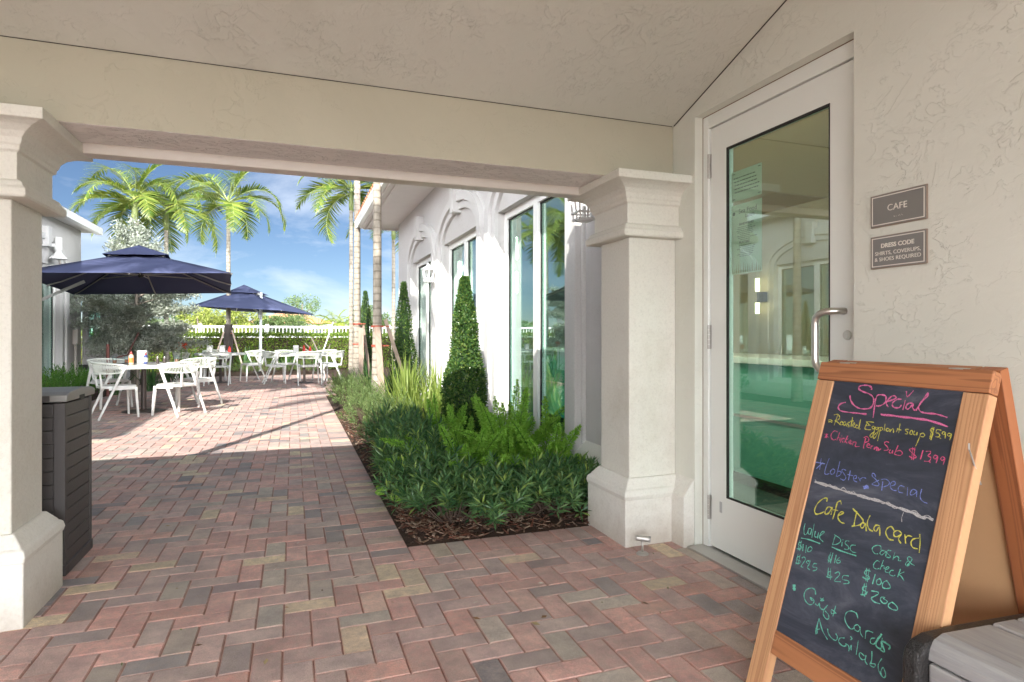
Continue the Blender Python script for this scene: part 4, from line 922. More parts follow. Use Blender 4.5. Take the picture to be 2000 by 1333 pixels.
# ------------------------------------------------------------------ tables, chairs, table ware
M['tabletop'] = plain('pale_stone_table_top', (.34,.34,.33), .25, var=.08)
M['chairwhite'] = plain('white_powder_coat', (.68,.68,.66), .4, var=.02)
M['cord'] = plain('off_white_cord', (.66,.69,.63), .7, var=.05)
M['darkbase'] = plain('dark_bronze_base', (.07,.055,.05), .45, .3)
def table_proto(r):
    t = thing('round_table', None, 'table', world=False)
    b = MB(); b.lathe([(0,.715),(r-.02,.715),(r,.722),(r,.742),(r-.006,.75),(0,.75)], n=48); b.build('table_top', M['tabletop'], t)
    b = MB(); b.lathe([(r-.008,.700),(r+.004,.700),(r+.006,.725),(r+.004,.746),(r+.0005,.746),(r+.0005,.712),(r-.008,.712)], n=48); b.build('rim', M['chairwhite'], t)
    b = MB(); b.lathe([(0,.02),(.05,.02),(.038,.05),(.036,.68),(.09,.70),(.09,.714),(0,.714)], n=20); b.build('pedestal', M['darkbase'], t)
    b = MB(); b.lathe([(0,.002),(.30,.002),(.30,.012),(.10,.022),(.05,.034),(0,.034)], n=32); b.build('base', M['darkbase'], t)
    return t
tb = table_proto(.68); TBS = [((-2.22,11.0,0),1.0,'largest round table, nearest to the doorway, with a squeeze bottle on it'),((-1.73,16.95,0),.86,'middle round table below the far parasol, left of the mast'),((.26,16.3,0),.80,'far right round table in front of the white railing')]
for loc,s_,lb in TBS: place(tb, loc, 0, (s_,s_,1), lb, 'round courtyard tables')
def chair_proto():
    t = thing('armchair', None, 'chair', world=False)
    b = MB(); P = []
    n = 24; prs = []
    for k in range(n):
        a = 2*PI*k/n; ca, sa = math.cos(a), math.sin(a); e = .62
        prs.append((.235*abs(ca)**e*(1 if ca>0 else -1)*(1.04 if sa>0 else .95), .23*abs(sa)**e*(1 if sa>0 else -1)))
    vs = [(x*.97,y*.97,.43) for x,y in prs]+[(x,y,.44) for x,y in prs]+[(x,y,.462) for x,y in prs]+[(x*.96,y*.96,.468) for x,y in prs]+[(x*.5,y*.5,.460) for x,y in prs]
    b.add(vs, [tuple(range(n-1,-1,-1)), tuple(4*n+k for k in range(n))]+[(j*n+k,j*n+(k+1)%n,(j+1)*n+(k+1)%n,(j+1)*n+k) for j in range(4) for k in range(n)])
    b.build('seat', M['chairwhite'], t, smooth=False)
    def arc(r, z, sp, dz, a0=PI*1.5, y0=-.02):
        out = []
        for k in range(17):
            a = a0 - sp + 2*sp*k/16; g = abs(k-8)/8
            out.append((r*1.02*math.cos(a), y0+r*.98*math.sin(a), z+dz*g*g))
        return out
    up_ = arc(.285,.80,R(108),-.045); lo_ = arc(.255,.64,R(98),.02)
    b = MB(); b.tube(up_, .013, 8); b.build('top_rail', M['cord'], t, smooth=True)
    b = MB(); b.tube(lo_, .010, 8); b.build('lower_rail', M['cord'], t, smooth=True)
    b = MB()
    def at_(P, f): i = min(int(f*16),15); g = f*16-i; return Vector(P[i]).lerp(Vector(P[i+1]), g)
    for k in range(46):
        f = .01+k/45*.98; b.tube([at_(up_, f), at_(lo_, f)], .0042, 4, cap=False)
    b.build('woven_back', M['cord'], t)
    for sx_ in (-1,1):
        b = MB(); b.bar((sx_*.245,.215,.0),(sx_*.212,.19,.44),.028,.026,(0,1,0),.040,.034); b.build('leg', M['chairwhite'], t, bevel=.004)
        b = MB(); b.bar((sx_*.262,-.285,.0),(sx_*.283,.045,.765),.028,.026,(0,1,0),.034,.034); b.build('leg', M['chairwhite'], t, bevel=.004)
        b = MB(); b.bar((sx_*.232,-.15,.425),(sx_*.225,.19,.425),.026,.032); b.build('seat_rail', M['chairwhite'], t)
        b = MB(); b.bar((sx_*.13,-.215,.43),(sx_*.15,-.245,.65),.028,.022,(0,1,0)); b.build('back_post', M['chairwhite'], t)
    return t
cp = chair_proto()
def face(dx,dy): return math.atan2(-dx,dy)
CH_ = [(-2.44,10.38,.9,.45,'white cord-back chair nearest the storage bin, at the left front of the closest table'),
 (-1.66,10.42,-.8,.6,'white cord-back chair at the right front of the closest table, in the sun'),
 (-2.86,11.72,.65,-.75,'white cord-back chair behind the closest table on its left'),
 (-1.55,11.62,-.6,-.8,'white cord-back chair behind the closest table on its right'),
 (-1.70,16.15,.05,1,'white chair with its back to the doorway at the middle table'),
 (-1.02,17.25,-.85,-.35,'white chair on the right side of the middle table'),
 (-2.45,16.6,.9,.2,'white chair on the left side of the middle table'),
 (-1.95,17.8,.2,-1,'white chair behind the middle table facing the doorway'),
 (.36,15.62,-.05,1,'white chair with its back to the doorway at the far right table'),
 (-.42,16.25,1,.1,'white chair on the left side of the far right table'),
 (-.15,16.95,.6,-.75,'white chair behind the far right table on its left'),
 (.93,16.15,-1,.1,'white chair on the right side of the far right table'),
 (.80,16.95,-.65,-.7,'white chair behind the far right table on its right')]
for x,y,dx,dy,lb in CH_: place(cp, (x,y,0), face(dx,dy), 1, lb, 'white cord-back courtyard chairs')
def bottle(name, label, cat, x, y, z, h, r, body, cap, band=None, grp=None):
    t = thing(name, label, cat, (x,y,z), group=grp)
    b = MB(); b.lathe([(0,z),(r,z+.003),(r,z+h*.62),(r*.85,z+h*.70),(r*.42,z+h*.78),(0,z+h*.78)], (x,y,0), 18); b.build('bottle_body', body, t, smooth=False)
    b = MB(); b.lathe([(0,z+h*.78),(r*.5,z+h*.78),(r*.45,z+h*.85),(r*.16,z+h),(0,z+h)], (x,y,0), 14); b.build('cap', cap, t)
    if band: b = MB(); b.lathe([(r+.0004,z+h*.16),(r+.0008,z+h*.16),(r+.0008,z+h*.52),(r+.0004,z+h*.52)], (x,y,0), 18); b.build('label_band', band, t)
M['red'] = plain('red_plastic', (.55,.03,.02), .35); M['cream'] = plain('pale_sauce', (.70,.52,.36), .3); M['orange'] = plain('orange_band', (.75,.22,.05), .5)
M['pepper'] = plain('dark_spice', (.06,.045,.04), .4); M['navyp'] = plain('dark_blue_cap', (.03,.05,.20), .35)
M['clear'] = glassmat('clear_tumbler', (.93,.97,.97), .06, 1.0)
bottle('squeeze_bottle','pale squeeze bottle with red cap and orange band on the closest table','bottle',-2.33,10.72,.75,.20,.034,M['cream'],M['red'],M['orange'])
bottle('sauce_bottle','slim sauce bottle with a red and blue cap, right of the squeeze bottle','bottle',-2.18,10.93,.75,.185,.028,M['navyp'],M['red'],M['chairwhite'])
bottle('sauce_bottle','red ketchup bottle on the middle table','bottle',-1.52,16.9,.75,.18,.035,M['red'],M['red'])
bottle('sauce_bottle','tall red ketchup bottle on the far right table','bottle',.25,16.2,.75,.20,.035,M['red'],M['red'])
bottle('sauce_bottle','second, smaller red bottle on the far right table, right of the tall one','bottle',.40,16.3,.75,.17,.032,M['red'],M['red'])
for (x,y,lb) in ((-2.02,10.95,'left dark spice shaker on the closest table'),(-1.93,10.99,'right dark spice shaker on the closest table')):
    bottle('spice_shaker', lb, 'shaker', x, y, .75, .11, .024, M['pepper'], M['steel'], grp='spice shakers on the closest table')
def dispenser(x,y,lb,s_=1):
    t = thing('napkin_dispenser', lb, 'napkin holder', (x,y,.75), group='napkin dispensers on the tables')
    b = MB(); b.box(x-.055*s_,x+.055*s_,y-.045*s_,y+.045*s_,.752,.752+.16*s_); b.build('case', M['galv'], t, bevel=.006)
    b = MB(); b.box(x-.04*s_,x+.04*s_,y-.050*s_,y-.0455*s_,.77,.77+.12*s_); b.build('napkins', M['chairwhite'], t)
dispenser(-2.27,11.16,'napkin dispenser behind the squeeze bottle on the closest table',1.25)
dispenser(-1.95,16.75,'left napkin dispenser on the middle table',1.2)
dispenser(-1.68,16.85,'right napkin dispenser on the middle table',1.2)
dispenser(.06,16.15,'napkin dispenser on the far right table',1.2)
for i,(x,y,lb) in enumerate(((-2.62,11.02,'clear tumbler at the left of the closest table'),(-2.50,11.2,'clear tumbler left of the napkin dispenser on the closest table'),(-1.78,11.12,'clear tumbler at the right of the closest table'))):
    t = thing('tumbler', lb, 'glass', (x,y,.75), group='clear tumblers on the closest table')
    b = MB(); b.lathe([(0,.752),(.028,.752),(.036,.87),(.033,.87),(.026,.76),(0,.76)], (x,y,0), 16); b.build('glass_body', M['clear'], t, smooth=True)
    b = MB(); b.lathe([(0,.762),(.0255,.762),(.029,.81),(0,.81)], (x,y,0), 14); b.build('drink', plain('iced_drink',(.45,.2,.12),.2), t)
t = thing('utility_pillar', 'short white utility pillar between the far plants, left of the grey palm', 'pillar', (1.66,18.5,0))
b = MB(); b.box(1.55,1.77,18.4,18.6,-.03,.74); b.build('pillar_body', M['whitealu'], t, bevel=.01)
b = MB(); b.sweep_sq([(.012,.74),(.012,.765),(-.05,.79)],1.55,1.77,18.4,18.6); b.build('pillar_cap', M['whitealu'], t)
t = thing('path_light', 'small black spike light standing in the low green plants on the left', 'garden light', (-4.0,14.6,0))
b = MB(); b.tube([(-4.0,14.6,0),(-4.0,14.6,.50)], .012, 6); b.box(-4.07,-3.93,14.52,14.64,.50,.60); b.build('light_body', M['black'], t)
# ------------------------------------------------------------------ vegetation
random.seed(5)
U = random.uniform
def rv():
    while True:
        v_ = Vector((U(-1,1),U(-1,1),U(-1,1)))
        if .01 < v_.length < 1: return v_.normalized()
def leaf(b, p, d, n, L, W, c=None):
    """one lens shaped leaf: base p, direction d, face normal n"""
    d = d.normalized(); s_ = d.cross(n)
    if s_.length < 1e-4: s_ = d.cross(Vector((.3,.2,.9)))
    s_.normalize(); u = s_.cross(d)
    q = p+d*L*.45
    b.add([tuple(p), tuple(q-s_*W/2+u*W*.12), tuple(p+d*L-u*L*.04), tuple(q+s_*W/2+u*W*.12)], [(0,1,2,3)])
def blade(b, p, d, L, W, droop=.5, seg=5, fold=0.0, side=None):
    d = d.normalized(); s_ = side or d.cross(Vector((0,0,1)))
    if s_.length < 1e-4: s_ = Vector((1,0,0))
    s_.normalize(); vs = []; q = Vector(p)
    for i in range(seg+1):
        f = i/seg; w_ = W*(1-f**2.2)*(.55+.9*min(f*2,.5)) if i < seg else .0006
        vs += [tuple(q-s_*w_/2), tuple(q+s_*w_/2)]
        d = (d+Vector((0,0,-droop/seg*(.4+f)))).normalized(); q = q+d*L/seg
    b.add(vs, [(2*i,2*i+1,2*i+3,2*i+2) for i in range(seg)])

M['podo'] = leafmat('podocarpus_leaf', (.03,.10,.04), (.13,.25,.09), .22, .34, (.32,.42,.10))
M['podolight'] = leafmat('sunlit_podocarpus_leaf', (.09,.15,.05), (.20,.27,.10), .3, .5)  # paler copy of the podocarpus leaf, sunlight put into its colour
M['topi'] = leafmat('topiary_leaf', (.03,.08,.025), (.09,.17,.04), .25, .25, (.2,.26,.06))
M['fern'] = leafmat('foxtail_fern', (.16,.38,.04), (.34,.56,.10), .4, .55)
M['strap'] = leafmat('strap_leaf', (.16,.25,.05), (.36,.42,.12), .45, .4)
M['flax'] = leafmat('flax_leaf', (.03,.09,.03), (.10,.20,.07), .3, .4)
M['silver'] = leafmat('silver_leaf', (.25,.28,.24), (.42,.45,.40), .2, .5)
M['palm'] = leafmat('palm_leaflet', (.085,.15,.025), (.28,.31,.07), .32, .36)
M['palmdark'] = leafmat('bg_palm_leaflet', (.20,.27,.04), (.40,.42,.10), .5, .45)
M['hedge'] = leafmat('hedge_leaf', (.08,.17,.02), (.28,.36,.06), .45, .35)
M['bgleaf'] = leafmat('far_leaf', (.08,.14,.05), (.17,.23,.09), .3, .6)
M['bgyellow'] = leafmat('far_yellow_leaf', (.22,.28,.06), (.42,.44,.13), .4, .6)
M['low'] = leafmat('low_fern_leaf', (.04,.14,.02), (.12,.26,.04), .35, .5)
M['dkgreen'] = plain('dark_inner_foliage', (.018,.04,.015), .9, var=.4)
M['twig'] = plain('twig_bark', (.09,.06,.045), .9, var=.2)
M['bark'] = plain('grey_bark', (.20,.17,.14), .9, var=.25, bump=.004, bscale=30)
M['stake'] = woodmat('weathered_stake', 'z', (.33,.25,.20), (.22,.16,.12), 1.2)
M['strapred'] = plain('red_tie_strap', (.34,.07,.04), .6)
m = NT('palm_trunk'); v = m.coord(); sx_ = m.new('SeparateXYZ'); m.L(v, sx_.inputs[0])
z_ = m.math('ADD', m.math('MULTIPLY', sx_.outputs[2], 8.5), m.math('MULTIPLY', m.noise(v, 3, 2), .5))
fr = m.math('FRACT', z_)
c = m.ramp(m.noise(m.coord((1,1,.3)), 14, 6, .7), [(.3,(.22,.19,.155)),(.55,(.33,.295,.245)),(.75,(.47,.43,.37))])
c = m.mix(m.ramp(fr, [(0,(.85,.85,.85)),(.10,(.3,.3,.3)),(.22,(0,0,0)),(1,(0,0,0))]), c, (.16,.13,.10))
m.setc(c); m.rough(.85); m.L(m.bump(m.ramp(fr,[(0,(0,0,0)),(.12,(.2,.2,.2)),(.2,(1,1,1)),(1,(.8,.8,.8))]), .008), m.b.inputs['Normal']); M['trunk'] = m.mat
M['trunkbase'] = plain('fibrous_palm_base', (.055,.045,.04), .95, var=.4, bump=.006, bscale=25)
M['shaft'] = plain('green_crownshaft', (.24,.30,.10), .4, var=.1)

# --- shrubs of narrow leaves ("podocarpus")
def shrub_proto(name, mat, seedv, R_=(.30,.30,.26), shoots=95, LL=.085, WW=.011, per=15):
    random.seed(seedv); t = thing(name, None, 'shrub', world=False); b = MB(); tw = MB()
    for k in range(shoots):
        a = U(0,2*PI); el = math.asin(U(.0,1)); rr = U(.62,1.08)
        p = Vector((math.cos(a)*math.cos(el)*R_[0]*rr, math.sin(a)*math.cos(el)*R_[1]*rr, R_[2]*.55+math.sin(el)*R_[2]*rr*1.05-U(0,.08)))
        p.z = max(.05, p.z)
        out = Vector((p.x,p.y,p.z*.8+.12)).normalized(); d = (out*.9+Vector((0,0,.5))+rv()*.45).normalized()
        L0 = U(.05,.10)
        if k % 3 == 0: tw.tube([(p.x*.25,p.y*.25,.0), tuple(Vector((p.x*.7,p.y*.7,p.z*.55))), tuple(p)], [.005,.004,.002], 4, cap=False)
        ax = d.cross(Vector((.1,.3,1))).normalized(); ay = d.cross(ax)
        for i in range(per):
            f = i/per; q = p+d*L0*f; an = i*2.4+U(-.3,.3); op = 1.35-1.0*f**1.5
            ld = (d*math.cos(op)+(ax*math.cos(an)+ay*math.sin(an))*math.sin(op)).normalized()
            leaf(b, q, ld, d, LL*U(.7,1.1)*(1-.35*abs(f-.45)), WW*U(.8,1.2))
    b.build('foliage', mat, t, recalc=False); tw.build('stem', M['twig'], t, recalc=False); return t
near = [shrub_proto('needle_shrub', M['podo'], 20+i, (.27,.27,.21), 88, .104, .0165, 14) for i in range(3)]
lite = [shrub_proto('pale_shrub', M['podolight'], 40+i, (.34,.34,.28), 110, .055, .010, 13) for i in range(2)]
GN = 'dark needle-leaved shrubs round the front corner of the planting bed'
LB = ['at the very front left corner of the bed','second along the front edge, counting from the path corner','in the middle of the front edge above the bark mulch','fourth along the front edge, before the column','at the right end of the front edge, touching the column base',
 'just behind the front left corner shrub','behind the middle of the front row, below the ferns','behind the right end of the front row, near the lantern wall','on the path side, third back from the corner','on the path side, beside the foot of the big topiary','on the path side, where the sunlight begins']
POS = [(.96,3.80,1.05,.88),(1.18,3.72,1.0,.85),(1.40,3.80,1.1,.95),(1.60,3.74,1.0,.88),(1.78,3.88,1.0,.95),(.90,4.2,1.1,1.0),(1.26,4.20,1.0,.75),(1.60,4.18,.9,.68),(.90,4.72,1.1,1.15),(.95,5.2,1.1,1.3),(.94,5.75,1.1,1.45)]
for i,((x,y,s_,h),lb) in enumerate(zip(POS,LB)):
    place(near[i%3], (x,y,.0), U(0,6), (s_,s_,h), 'dark needle-leaved shrub '+lb, GN)
GP = 'pale grey-green shrubs edging the path'
LP = ['first in line after the dark shrubs','second in line after the dark shrubs','third in line, level with the front palm stake','fourth in line, beside the front palm stake','fifth in line, just past the front palm','sixth in line, halfway to the grey palm','seventh in line, beside the red-tied stake','eighth in line, near the grey palm','ninth in line, at the inside corner of the path','farthest of the row']
for i,lb in enumerate(LP):
    y = 6.35+i*.68; x = .95+.05*math.sin(i*2.1); s_ = 1.0+.1*math.sin(i*1.3)
    place(lite[i%2], (x,y,.0), U(0,6), (s_,s_,s_*1.1), 'pale grey-green shrub along the path, '+lb, GP)
GR = 'low shrubs in front of the far hedge'
xs_ = [-3.1,-2.5,-1.9,-1.3,-.75,-.2,.35,.9]
LRr = ['farthest left of the row','left of the palm base','in front of the palm base','left of the parasol mast','directly below the parasol mast','between the mast and the far right table','behind the far right table','right end of the row']
for i,(x,lb) in enumerate(zip(xs_,LRr)): place(lite[i%2], (x,20.1+.12*math.sin(i*3),0), U(0,6), (1.0,.95,.95), 'low rounded shrub before the far hedge, '+lb, GR)

# --- asparagus / foxtail ferns
def fern_proto(sd):
    random.seed(sd); t = thing('foxtail_fern', None, 'fern', world=False); b = MB(); tw = MB()
    for k in range(17):
        a = k*2.4+U(-.3,.3); tilt = U(.12,1.1); d = Vector((math.cos(a)*math.sin(tilt),math.sin(a)*math.sin(tilt),math.cos(tilt)))
        L = U(.42,.68); p = Vector((0,0,.02)); P = [p.copy()]; n = 16
        for i in range(n): d = (d+Vector((0,0,-.035*tilt))+rv()*.012).normalized(); p = p+d*L/n; P.append(p.copy())
        tw.tube([tuple(q) for q in P[::4]], .003, 4, cap=False)
        for i in range(1,n+1):
            f = i/n; rr = .062*(1-f)**.55*min(1,f*5)+.006
            dd = (P[i]-P[i-1]).normalized(); ax = dd.cross(Vector((.2,.1,1))).normalized(); ay = dd.cross(ax)
            for j in range(52):
                an = U(0,2*PI); q = P[i-1].lerp(P[i], U(0,1)); o = (ax*math.cos(an)+ay*math.sin(an)+dd*U(.2,.9)).normalized()
                st = q+o*rr*U(.1,.55); leaf(b, st, (o+rv()*.5), rv(), rr*.55+.007, .0068)
    b.build('fronds', M['fern'], t, recalc=False); tw.build('stem', M['low'], t, recalc=False); return t
fp = [fern_proto(60), fern_proto(61)]
for i,(x,y,s_,lb) in enumerate(((1.28,4.62,1.2,'left front, spreading over the dark shrubs'),(1.62,4.58,1.35,'in the middle, right in front of the tall window'),(1.88,4.40,1.3,'farthest right, leaning on the wall by the column'),(1.24,5.30,1.1,'at the foot of the big topiary, on its left'),(1.88,5.15,1.25,'behind the others, tight against the window sill'))):
    place(fp[i%2], (x,y,.02), U(0,6), s_, 'bright green foxtail fern '+lb, 'bright green foxtail ferns in the bed')

# --- topiary cones
def cone_topiary(x, y, h, r, label, n, sd, ls=.026):
    random.seed(sd); t = thing('topiary_cone', label, 'topiary', (0,0,0), group='clipped topiary cones by the wall', world=False); t.location = (x,y,0)
    b = MB(); 
    def rad(f): return r*((1-f)**.85)*(.96+.04*min(1,f*5))*(1+.10*math.sin(f*17+sd)) + .02
    for k in range(n):
        f = 1-(1-U(0,1)**.9)**.85; f = U(0,1) if U(0,1)<.75 else U(0,.5)
        a = U(0,2*PI); bump = 1+.10*noise.noise(Vector((math.cos(a)*1.8,math.sin(a)*1.8,f*h*3+sd))); rr = rad(f)*bump*U(.78,1.12)
        o = Vector((math.cos(a),math.sin(a),.25)); p = Vector((o.x*rr,o.y*rr,.10+f*(h-.10)))
        leaf(b, p, (o*.7+Vector((0,0,.5))+rv()*.9), (o+rv()*.6), ls*U(.7,1.4), ls*.52*U(.7,1.2))
    b.build('foliage', M['topi'], t, recalc=False)
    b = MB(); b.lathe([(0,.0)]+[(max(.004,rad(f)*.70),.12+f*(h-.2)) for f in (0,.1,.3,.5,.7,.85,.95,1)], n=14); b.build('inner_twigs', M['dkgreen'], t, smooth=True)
cone_topiary(1.60,5.85,1.77,.235,'tallest-looking clipped cone, between the ferns and the tall window',19000,1,.031)
cone_topiary(1.78,10.45,2.10,.25,'narrower clipped cone farther back, below the wall lantern',9000,2,.032)
cone_topiary(1.62,14.9,2.25,.26,'dark clipped cone mostly hidden behind the grey palm trunk',5000,3,.036)

# --- strap-leaved clumps
def strap_proto(name, mat, sd, n=46, L=(.6,1.05), W=.032, spread=.75, dr=.7):
    random.seed(sd); t = thing(name, None, 'plant', world=False); b = MB()
    for k in range(n):
        a = U(0,2*PI); ti = U(.03,spread); d = Vector((math.cos(a)*math.sin(ti),math.sin(a)*math.sin(ti),math.cos(ti)))
        blade(b, (U(-.09,.09),U(-.09,.09),0), d, U(*L), W*U(.7,1.15), dr*U(.3,1.3), 6)
    b.build('blades', mat, t, recalc=False); return t
sp = [strap_proto('strap_leaf_clump', M['strap'], 70+i) for i in range(3)]
SP = [(1.42,6.75,.85,'right behind the big topiary'),(1.85,6.6,.8,'against the wall behind the big topiary'),(1.35,7.45,.95,'at the foot of the front palm'),(1.80,7.5,.95,'between the two nearest windows'),(1.45,8.25,1.0,'in the middle of the sunny bed'),(1.9,8.5,.95,'below the second window'),(1.5,9.1,1.0,'in front of the narrower topiary'),(1.7,9.7,.9,'touching the narrower topiary')]
for i,(x,y,s_,lb) in enumerate(SP): place(sp[i%3], (x,y,0), U(0,6), s_, 'yellow-green strap-leaved clump '+lb, 'yellow-green strap-leaved clumps in the sunny bed')
fx = [strap_proto('flax_clump', M['flax'], 80, 34, (.5,.9), .045, .9, .5), strap_proto('flax_clump', M['flax'], 81, 34, (.5,.9), .045, .9, .5)]
FXP = [(-3.75,13.9,.85,'nearest the left wall, beside the low ferns'),(-3.35,14.2,.9,'left of the silver tree'),(-2.85,14.9,.95,'right of the silver tree trunk'),(-2.4,15.9,.8,'between the closest and middle tables'),(-3.0,17.6,.9,'behind the middle table on the left'),(-2.9,20.6,1.2,'before the hedge, at its left end'),(-1.4,21.0,1.1,'before the hedge, right of the palm base'),(-.2,21.0,1.2,'before the hedge, right of the parasol mast'),(.75,21.2,1.2,'before the hedge, behind the far right table'),(1.55,13.1,1.0,'at the foot of the grey palm'),(1.3,11.4,.9,'between the front palm and the grey palm'),(1.75,11.9,.9,'below the farthest window')]
for i,(x,y,s_,lb) in enumerate(FXP): place(fx[i%2], (x,y,0), U(0,6), s_, 'dark green flax clump '+lb, 'dark green flax clumps')
# --- low green plants, left side
lw = shrub_proto('low_fern_plant', M['low'], 90, (.42,.42,.24), 130, .06, .012, 14)
for i,(x,y,lb) in enumerate(((-3.85,10.4,'nearest, just past the storage bin'),(-3.8,11.3,'second from the storage bin'),(-3.85,12.2,'third from the storage bin'),(-3.8,13.1,'fourth from the storage bin'),(-4.0,13.8,'by the small black path light'))):
    place(lw, (x,y,0), U(0,6), (1.15,1.25,1.45), 'low bright green plant by the left wall, '+lb, 'low green plants along the left wall')
# drooping round leaf at the path edge
t = thing('creeping_plant', 'small creeping plant with two round leaves spilling over the path edge', 'plant', (.66,4.35,0))
for (x,y,z,r,an) in ((.60,4.52,.07,.05,.6),(.70,4.33,.085,.075,2.2)):
    b = MB()
    c_ = Vector((x,y,z)); nn = Vector((-.35,-.75,.55)).normalized(); ax = nn.cross(Vector((0,0,1))).normalized(); ay = nn.cross(ax)
    P = [c_]+[c_+(ax*math.cos(2*PI*k/14)+ay*math.sin(2*PI*k/14)*.85)*r*(1 if k else .5)-nn*.012*(k%2) for k in range(14)]
    b.add([tuple(q) for q in P], [(0,1+k,1+(k+1)%14) for k in range(14)])
    b.build('leaf', M['fern'], t, recalc=False)
b = MB(); b.tube([(.78,4.45,.0),(.74,4.42,.09),(.70,4.36,.10)], .0025, 5); b.tube([(.78,4.45,.0),(.68,4.52,.08),(.61,4.53,.075)], .0025, 5); b.build('stem', M['low'], t)

# --- silver tree
random.seed(31)
t = thing('silver_tree', 'silver-leaved tree with a bushy skirt and narrow top behind the closest table', 'tree', (-3.25,15.3,0))
b = MB(); o0 = Vector((-3.22,15.3,0))
b.tube([o0, o0+Vector((.03,0,.7)), o0+Vector((-.02,.02,1.5)), o0+Vector((0,0,2.6)), o0+Vector((.02,0,3.7))], [.045,.04,.035,.025,.01], 8)
br = []
for k in range(80):
    z0 = U(.85,2.5) if k < 60 else U(2.4,3.7); a = U(0,2*PI); L = (1.32 if z0 < 2.3 else max(.2, 1.15-(z0-2.3)*.72))*U(.55,1.0)
    if z0 > 1.7 and z0 < 2.9 and math.sin(a) < -.3: a = -a
    p0 = o0+Vector((0,0,z0*.9)); p2 = o0+Vector((math.cos(a)*L, math.sin(a)*L, z0+U(-.15,.25))); p1 = p0.lerp(p2,.5)+Vector((0,0,.06))
    b.tube([p0,p1,p2], [.012,.008,.003], 4, cap=False); br.append((p0,p1,p2))
b.build('trunk', M['bark'], t)
b = MB()
for (p0,p1,p2) in br:
    n_ = int(900 if p2.z < 2.4 else 420)
    for i in range(n_):
        f = U(.25,1.08); q = (p0.lerp(p1,f*2) if f < .5 else p1.lerp(p2,(f-.5)*2))+rv()*U(0,.17)
        if q.y < 14.62 and q.z > 1.9: continue
        d = ((p2-p0).normalized()*.5+rv()+Vector((0,0,.3))); leaf(b, q, d, rv(), U(.05,.08), U(.022,.034))
b.build('crown', M['silver'], t, recalc=False)

# --- hedge
random.seed(33)
t = thing('clipped_hedge', 'long clipped green hedge across the back of the courtyard', 'hedge', (-2,22.0,0))
b = MB()
for k in range(26000):
    x = U(-7,4.5); f = U(0,1)
    nzv = .07*noise.noise(Vector((x*2.2,0,f*3)))
    if U(0,1) < .62: p = Vector((x, 21.62+nzv+U(0,.10), U(.05,1.2)))
    else: p = Vector((x, U(21.65,22.35), 1.22+nzv+U(-.07,.03)))
    o = Vector((0,-.8,.6)); leaf(b, p, (o+rv()*1.1), (o+rv()*.8), U(.05,.08), U(.028,.042))
b.build('foliage', M['hedge'], t, recalc=False)
b = MB(); b.box(-7,4.5,21.80,22.25,.0,1.12); b.build('inner_twigs', M['twig'], t)

# --- palms
def frond_mesh(sd, L=2.1, n=38, mat='palm', droop=1.0, wl=.62):
    random.seed(sd); b = MB(); d = Vector((.42,0,.9)).normalized(); p = Vector((.04,0,0)); P = [p.copy()]; Ds = [d.copy()]
    N = n
    for i in range(N):
        f = i/N; d = (d+Vector((.014,0,-.052*droop*(.35+1.5*f))) ).normalized(); p = p+d*L/N; P.append(p.copy()); Ds.append(d.copy())
    b.mi = 1; b.tube([tuple(q) for q in P[::5]+[P[-1]]], [.018*(1-.85*k/len(P[::5])) for k in range(len(P[::5])+1)], 5, cap=False); b.mi = 0
    for i in range(4, N+1):
        f = i/N; ll = wl*math.sin(PI*min(1,.18+f*.86))**.7*(1 if f < .9 else .75)
        for s_ in (-1,1):
            dd = Ds[i]; side = Vector((0,s_,0)); upv = side.cross(dd)*s_
            v_ = (dd*(.55+.5*f)+side*1.0+Vector((0,0,.42*(1-f)))+rv()*.10).normalized()
            Lf = ll*U(.70,1.12); w_ = .042*U(.75,1.1); q = P[i]; vs = []; sg = v_.cross(Vector((0,0,1))).normalized(); dv = v_.copy()
            for k in range(5):
                g = k/4; ww = w_*(1-g**2) + .001
                vs += [tuple(q-sg*ww/2), tuple(q+sg*ww/2)]
                dv = (dv+Vector((0,0,-.13*droop*(.4+g*1.3)))).normalized(); q = q+dv*Lf/4
            b.add(vs, [(2*k,2*k+1,2*k+3,2*k+2) for k in range(4)])
    return b
def palm_head(t, z, fronds, nf, sd, tilt0=.05, tilt1=1.25, sc=1.0, org=(0,0)):
    random.seed(sd)
    for k in range(nf):
        f = k/(nf-1); a = k*2.399+U(-.25,.25); ti = tilt0+(tilt1-tilt0)*f**.8
        src = fronds[k%len(fronds)]
        o = D.objects.new('frond', src); col.objects.link(o); o.parent = t; o.location = (org[0],org[1],z-.12*f)
        o.rotation_euler = (U(-.25,.25), ti-.2, a+U(-.2,.2)); o.rotation_mode = 'XYZ'; s_ = sc*U(.78,1.12); o.scale = (s_,s_,s_)
def mk_frond(name, sd, mat, **k):
    b = frond_mesh(sd, **k); o = b.build(name, [M[mat], M['shaft']], None, recalc=False); me = o.data; D.objects.remove(o); return me
FR = [mk_frond('frond', 100+i, 'palm', droop=.85+.25*i) for i in range(3)]
FB = [mk_frond('frond', 110+i, 'palmdark', L=1.5, n=18, droop=1.2, wl=.5) for i in range(2)]
